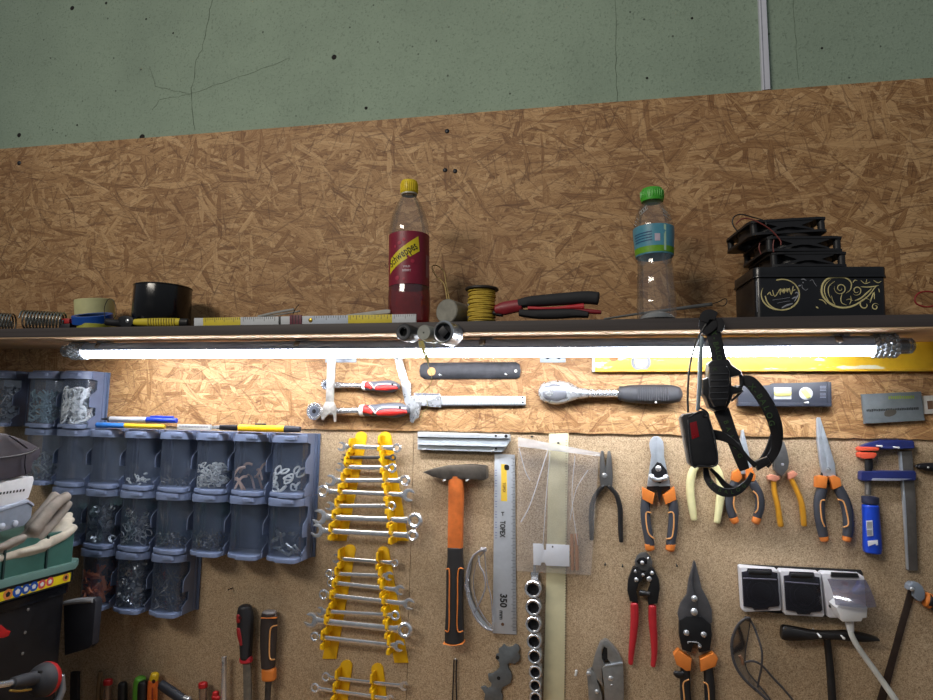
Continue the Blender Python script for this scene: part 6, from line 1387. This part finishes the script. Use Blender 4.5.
# ------------------------------------------------------------------ handles along the lower edge
d=F+.022
def simple(name,label,cat,path,w,t,m,pw=2.4,cap=.3,dd=d,**k):
    o=place(name,label,cat,path[-1][0],path[-1][1],dd,'tool handles along the lower edge'); pp('handle',SW(path,w,dd,t,pw=pw,cap=cap),m,o); return o
simple('flat_file','flat matt black handle standing at the dark bin end of the tool row','file',[(75.5,672),(75,690),(74.4,740)],[9.6,9.8,10],.006,M('matt black rubber',(30,30,34),.7),pw=4,cap=.1)
simple('wooden_rod','thin brown wooden rod leaning in the tool row, beside the matt black handle','rod',[(100.4,672),(98.6,690),(95,740)],[4.6,4.6,4.6],.005,M('brown wood rod',(110,88,60),.6,0,.2,40))
for lb,pts in (('clear screwdriver handle with red end, between wooden rod and black handle',[(108,683),(107.6,692),(107,740)]),('clear screwdriver handle with red end, standing alone beside the chrome rod',[(203,686),(203,694),(203,740)])):
    o=place('screwdriver',lb,'screwdriver',pts[-1][0],pts[-1][1],d,'tool handles along the lower edge')
    pp('handle',SW(pts,[8,8.4,8.4],d,.008,cap=.1),clear('clear amber handle',(.78,.68,.60),.4,.1,.3,(170,140,120)),o); pp('end_cap',SW([(pts[0][0],pts[0][1]-2.6),(pts[0][0],pts[0][1]+1)],[9.4,9.4],d,.0085,cap=.35),RED,o,label='red end cap')
simple('screwdriver','rounded black handle in the tool row, beside the green and black one','screwdriver',[(122.6,684),(122.6,692),(122.4,740)],[8.6,9.6,9.6],.009,BLACK,cap=.6)
o=simple('screwdriver','green and black screwdriver handle standing in the tool row','screwdriver',[(140.4,679),(139.6,690),(139,740)],[10.6,13.6,14],.012,M('green handle',(92,158,52),.45),cap=.6); pp('grip_panel',SW([(143,682.5),(142.6,691),(142,740)],[8,10.4,11],d+.005,.0095,cap=.5),BLACK,o,label='black grip panel')
OYE=M('orange handle plastic',(226,110,44),.4,0,.08)
o=simple('screwdriver','orange screwdriver with yellow end and hanging hole in the tool row','screwdriver',[(153.4,681),(152.6,690),(151,740)],[9.4,10,10],.010,OYE,cap=.4); pp('end_cap',SW([(155,674.6),(154,679)],[8,9],d,.009,cap=.6),M('yellow end',(230,190,40),.4),o,label='yellow end'); pp('hanging_hole',disc(153.4,681.6,2,d+.0105,.001,.0001),M('dark hole',(70,34,20),.6),o)
pp('stripe',SW([(152.4,688),(151.4,740)],[1.4,1.4],d+.0096,.001),M('dark orange stripe',(150,52,24),.5),o)
o=simple('pliers','dark blue-grey handle leaning aslant beside the orange screwdriver','pliers',[(161,684.6),(172,692),(182,699),(230,732)],[10,10.4,9.6,8],.008,M('navy grey handle',(40,44,54),.5),dd=d+.014); pp('end_ring',SW([(184,697.6),(189,699.6)],[5,6],d+.014,.006),CHROME,o)
o=simple('chrome_rod','upright chrome tube among the handles, between two red-topped tools','metal rod',[(224.2,656.6),(224,680),(223.8,740)],[4.6,5.2,5.4],.0055,CHROME,cap=.1); pp('collar',SW([(224.2,656.6),(224.2,664)],[4.8,4.8],d,.0056,cap=.05),STEEL,o)
o=simple('screwdriver','small red screwdriver top just beside the chrome tube','screwdriver',[(216,692),(215.6,700),(215,740)],[6,7.4,7.4],.007,RED); pp('side_tab',SW([(213,697),(219,698)],[4,4],d+.004,.004),RED,o)
# red and black file
o=place('file','file with red and black handle and red ring, standing beside the orange-collared chisel','file',246,740,d,'tool handles along the lower edge')
h_=pp('handle',SW([(244.8,608),(245.2,616),(245.4,630),(246,642),(246,657)],[14,17.6,17,13.4,11],d,.014,cap=.55,pw=2.2),M('black file handle',(40,40,44),.5,0,.12),o)
pp('grip_panel',[SW([(240,615),(240,621)],[6,6.4],d+.0065,.009,cap=.6),SW([(239.8,628),(241.4,636),(243,644)],[6,7.4,5],d+.0065,.0088,cap=.5)],M('red grip panel',(150,30,36),.5),h_,label='red grip panel')
pp('hanging_hole',disc(240,618,1.8,d+.0160,.001,.0001),M('dark red hole',(70,14,18),.6),h_)
pp('ring',SW([(246,657.6),(246.2,661.4)],[14,14],d,.010,cap=.3),M('bright red ring',(206,50,64),.45),o,label='bright red ring')
pp('blade',SW([(246.6,662),(247.6,680),(248,750)],[9,9.4,9],d,.003,pw=5,cap=.05),M('file steel',(132,128,120),.5,.6,.2,120),o)
# chisel
o=place('chisel','chisel with dark handle, grey end cap and orange collar','chisel',268.6,740,d,'tool handles along the lower edge')
h_=pp('handle',SW([(269.4,613),(268.8,625),(268.4,645),(268.2,667)],[15,16.6,16,13],d,.013,pw=3,cap=.15),M('dark chisel handle',(54,46,44),.55,0,.12),o)
pp('strike_cap',SW([(269.5,611.6),(269.4,615.6)],[14.6,15.4],d,.0125,cap=.2),M('grey strike cap',(160,156,158),.4,.5),h_,label='grey strike cap')
pp('cap_line',SW([(262.2,617.6),(276.4,617.8)],[1.2,1.2],d+.009,.005),ORANGE,h_)
pp('inlay_line',SW([(277,625.4),(271,628),(269.6,640),(269.8,658),(274.6,659.4)],1.5,d+.0118,.0012),MATS['pale orange line'],h_)
pp('collar',SW([(269,669),(269.2,679)],[14.4,14.4],d,.012,cap=.25,pw=3),ORANGE,o,label='orange collar')
pp('shaft',SW([(268.6,681),(267.6,700),(266.6,750)],[7,6.4,8],d,.0035,pw=3.5,cap=.05),DSTEEL,o)
# ------------------------------------------------------------------ pens and knives on top of the jars
JT=zr[0]+.0006
def lay(name,label,cat,x0,x1,d_,grp=None):
    a=W(x0,427,d_); b_=W(x1,427,d_); a.z=b_.z=JT; return thing(name,label,cat,(a+b_)/2,grp),a,b_
def rod(a,b_,s,t,r0,r1,lift,flat=1,pw=2,cap=.3):
    p=a.lerp(b_,s)+V((0,0,lift)); q=a.lerp(b_,t)+V((0,0,lift)); return sweep([p,p.lerp(q,.5),q],[r0,(r0+r1)/2,r1],[r0*flat,(r0+r1)/2*flat,r1*flat],nrm=V((0,-1,0)),seg=14,pw=pw,cap=cap)
d_=.062
o,a,b_=lay('marker_pen','flat blue and yellow marker lying on the jar lids under the blue-ended pen','marker',96,166,d_)
pp('barrel',rod(a,b_,.02,.42,.0062,.0062,.0066,1.1),M('marker blue',(42,110,190),.45),o); pp('cap',rod(a,b_,.42,.98,.0055,.005,.0066,1.1),M('marker yellow',(226,188,40),.45),o,label='yellow half')
o,a,b_=lay('ballpoint_pen','grey pen with blue end and dark tip, resting on the flat blue and yellow marker','pen',101,176,d_)
z_=.0205; pp('barrel',rod(a,b_,.12,.62,.0062,.0066,z_),M('pen grey',(178,178,186),.4),o); pp('tip',rod(a,b_,0,.11,.0012,.0042,z_),BLACK,o,label='dark tip'); pp('end',rod(a,b_,.62,1,.0070,.0058,z_),M('pen blue',(28,56,170),.35),o,label='blue end')
pp('clip',rod(a,b_,.66,.96,.0020,.0020,z_+.008),MATS['pen blue'],o); pp('ring',rod(a,b_,.1,.125,.0064,.0064,z_,cap=.05),MATS['ruler ink'],o)
o,a,b_=lay('plastic_strip','short grey-white printed strip on the jar lids, between marker and yellow knife','plastic strip',177,210,d_)
pp('strip',prism([a+V((0,0,.013)),b_+V((0,0,.013)),b_+V((0,0,.001)),a+V((0,0,.001))],.006,.0006),M('grey white strip',(190,190,188),.5),o); pp('print_marks',join([prism([a.lerp(b_,s)+V((0,-.0004,.010)),a.lerp(b_,s+.03)+V((0,-.0004,.010)),a.lerp(b_,s+.03)+V((0,-.0004,.006)),a.lerp(b_,s)+V((0,-.0004,.006))],.0003,0) for s in [.06+.045*k for k in range(20)]]),M('grey print',(140,140,144),.5),o)
o,a,b_=lay('utility_knife','yellow utility knife with black end and dark blade head on the jar lids','knife',212,300,d_)
pp('handle',rod(a,b_,.32,.84,.0072,.0072,.008,.9,3),M('knife yellow',(238,184,24),.4),o); pp('end',rod(a,b_,.84,1,.0076,.006,.008,.9,3),M('knife black',(50,50,60),.45),o,label='black end')
pp('head',rod(a,b_,.1,.3,.0058,.0066,.008,.8,3),BLACKM,o); pp('blade',rod(a,b_,0,.1,.003,.0045,.008,.25,4),STEEL,o); pp('slider',rod(a,b_,.5,.62,.0022,.0022,.0165),BLACK,o)
# ------------------------------------------------------------------ light
wld=bpy.data.worlds.new('room light'); SC.world=wld; wld.use_nodes=True
nt=wld.node_tree; bg=nt.nodes['Background']; tc=nt.nodes.new('ShaderNodeTexCoord'); sx=nt.nodes.new('ShaderNodeSeparateXYZ'); rp_=nt.nodes.new('ShaderNodeValToRGB')
mr=nt.nodes.new('ShaderNodeMapRange'); mr.inputs[1].default_value=-1; mr.inputs[2].default_value=1
nt.links.new(tc.outputs['Generated'],sx.inputs[0]); nt.links.new(sx.outputs[2],mr.inputs[0]); nt.links.new(mr.outputs[0],rp_.inputs[0]); nt.links.new(rp_.outputs[0],bg.inputs[0])
e=rp_.color_ramp.elements; e[0].position=.30; e[0].color=(.10,.09,.08,1); e[1].position=.80; e[1].color=(*lin((216,226,236)),1)   # dim floor, pale ceiling
bg.inputs[1].default_value=.31
def area(name,loc,tgt,sx,sy,pw,c):
    l=bpy.data.lights.new(name,'AREA'); l.shape='RECTANGLE'; l.size=sx; l.size_y=sy; l.energy=pw; l.color=lin(c); l.spread=rad(80)
    o=bpy.data.objects.new(name,l); COL.objects.link(o); o.location=loc
    o.rotation_euler=(V(tgt)-V(loc)).to_track_quat('-Z','Y').to_euler()
area('ceiling_luminaire',(-1.5,-2.6,3.1),(-.3,0,2.15),1.4,.5,8.5,(255,246,232))
SC.view_settings.view_transform='Standard'; SC.view_settings.look='None'; SC.view_settings.exposure=0; SC.view_settings.gamma=1
SC.cycles.max_bounces=8; SC.cycles.transparent_max_bounces=24; SC.cycles.use_denoising=True; SC.cycles.sample_clamp_indirect=4
SC.cycles.caustics_reflective=False; SC.cycles.caustics_refractive=False
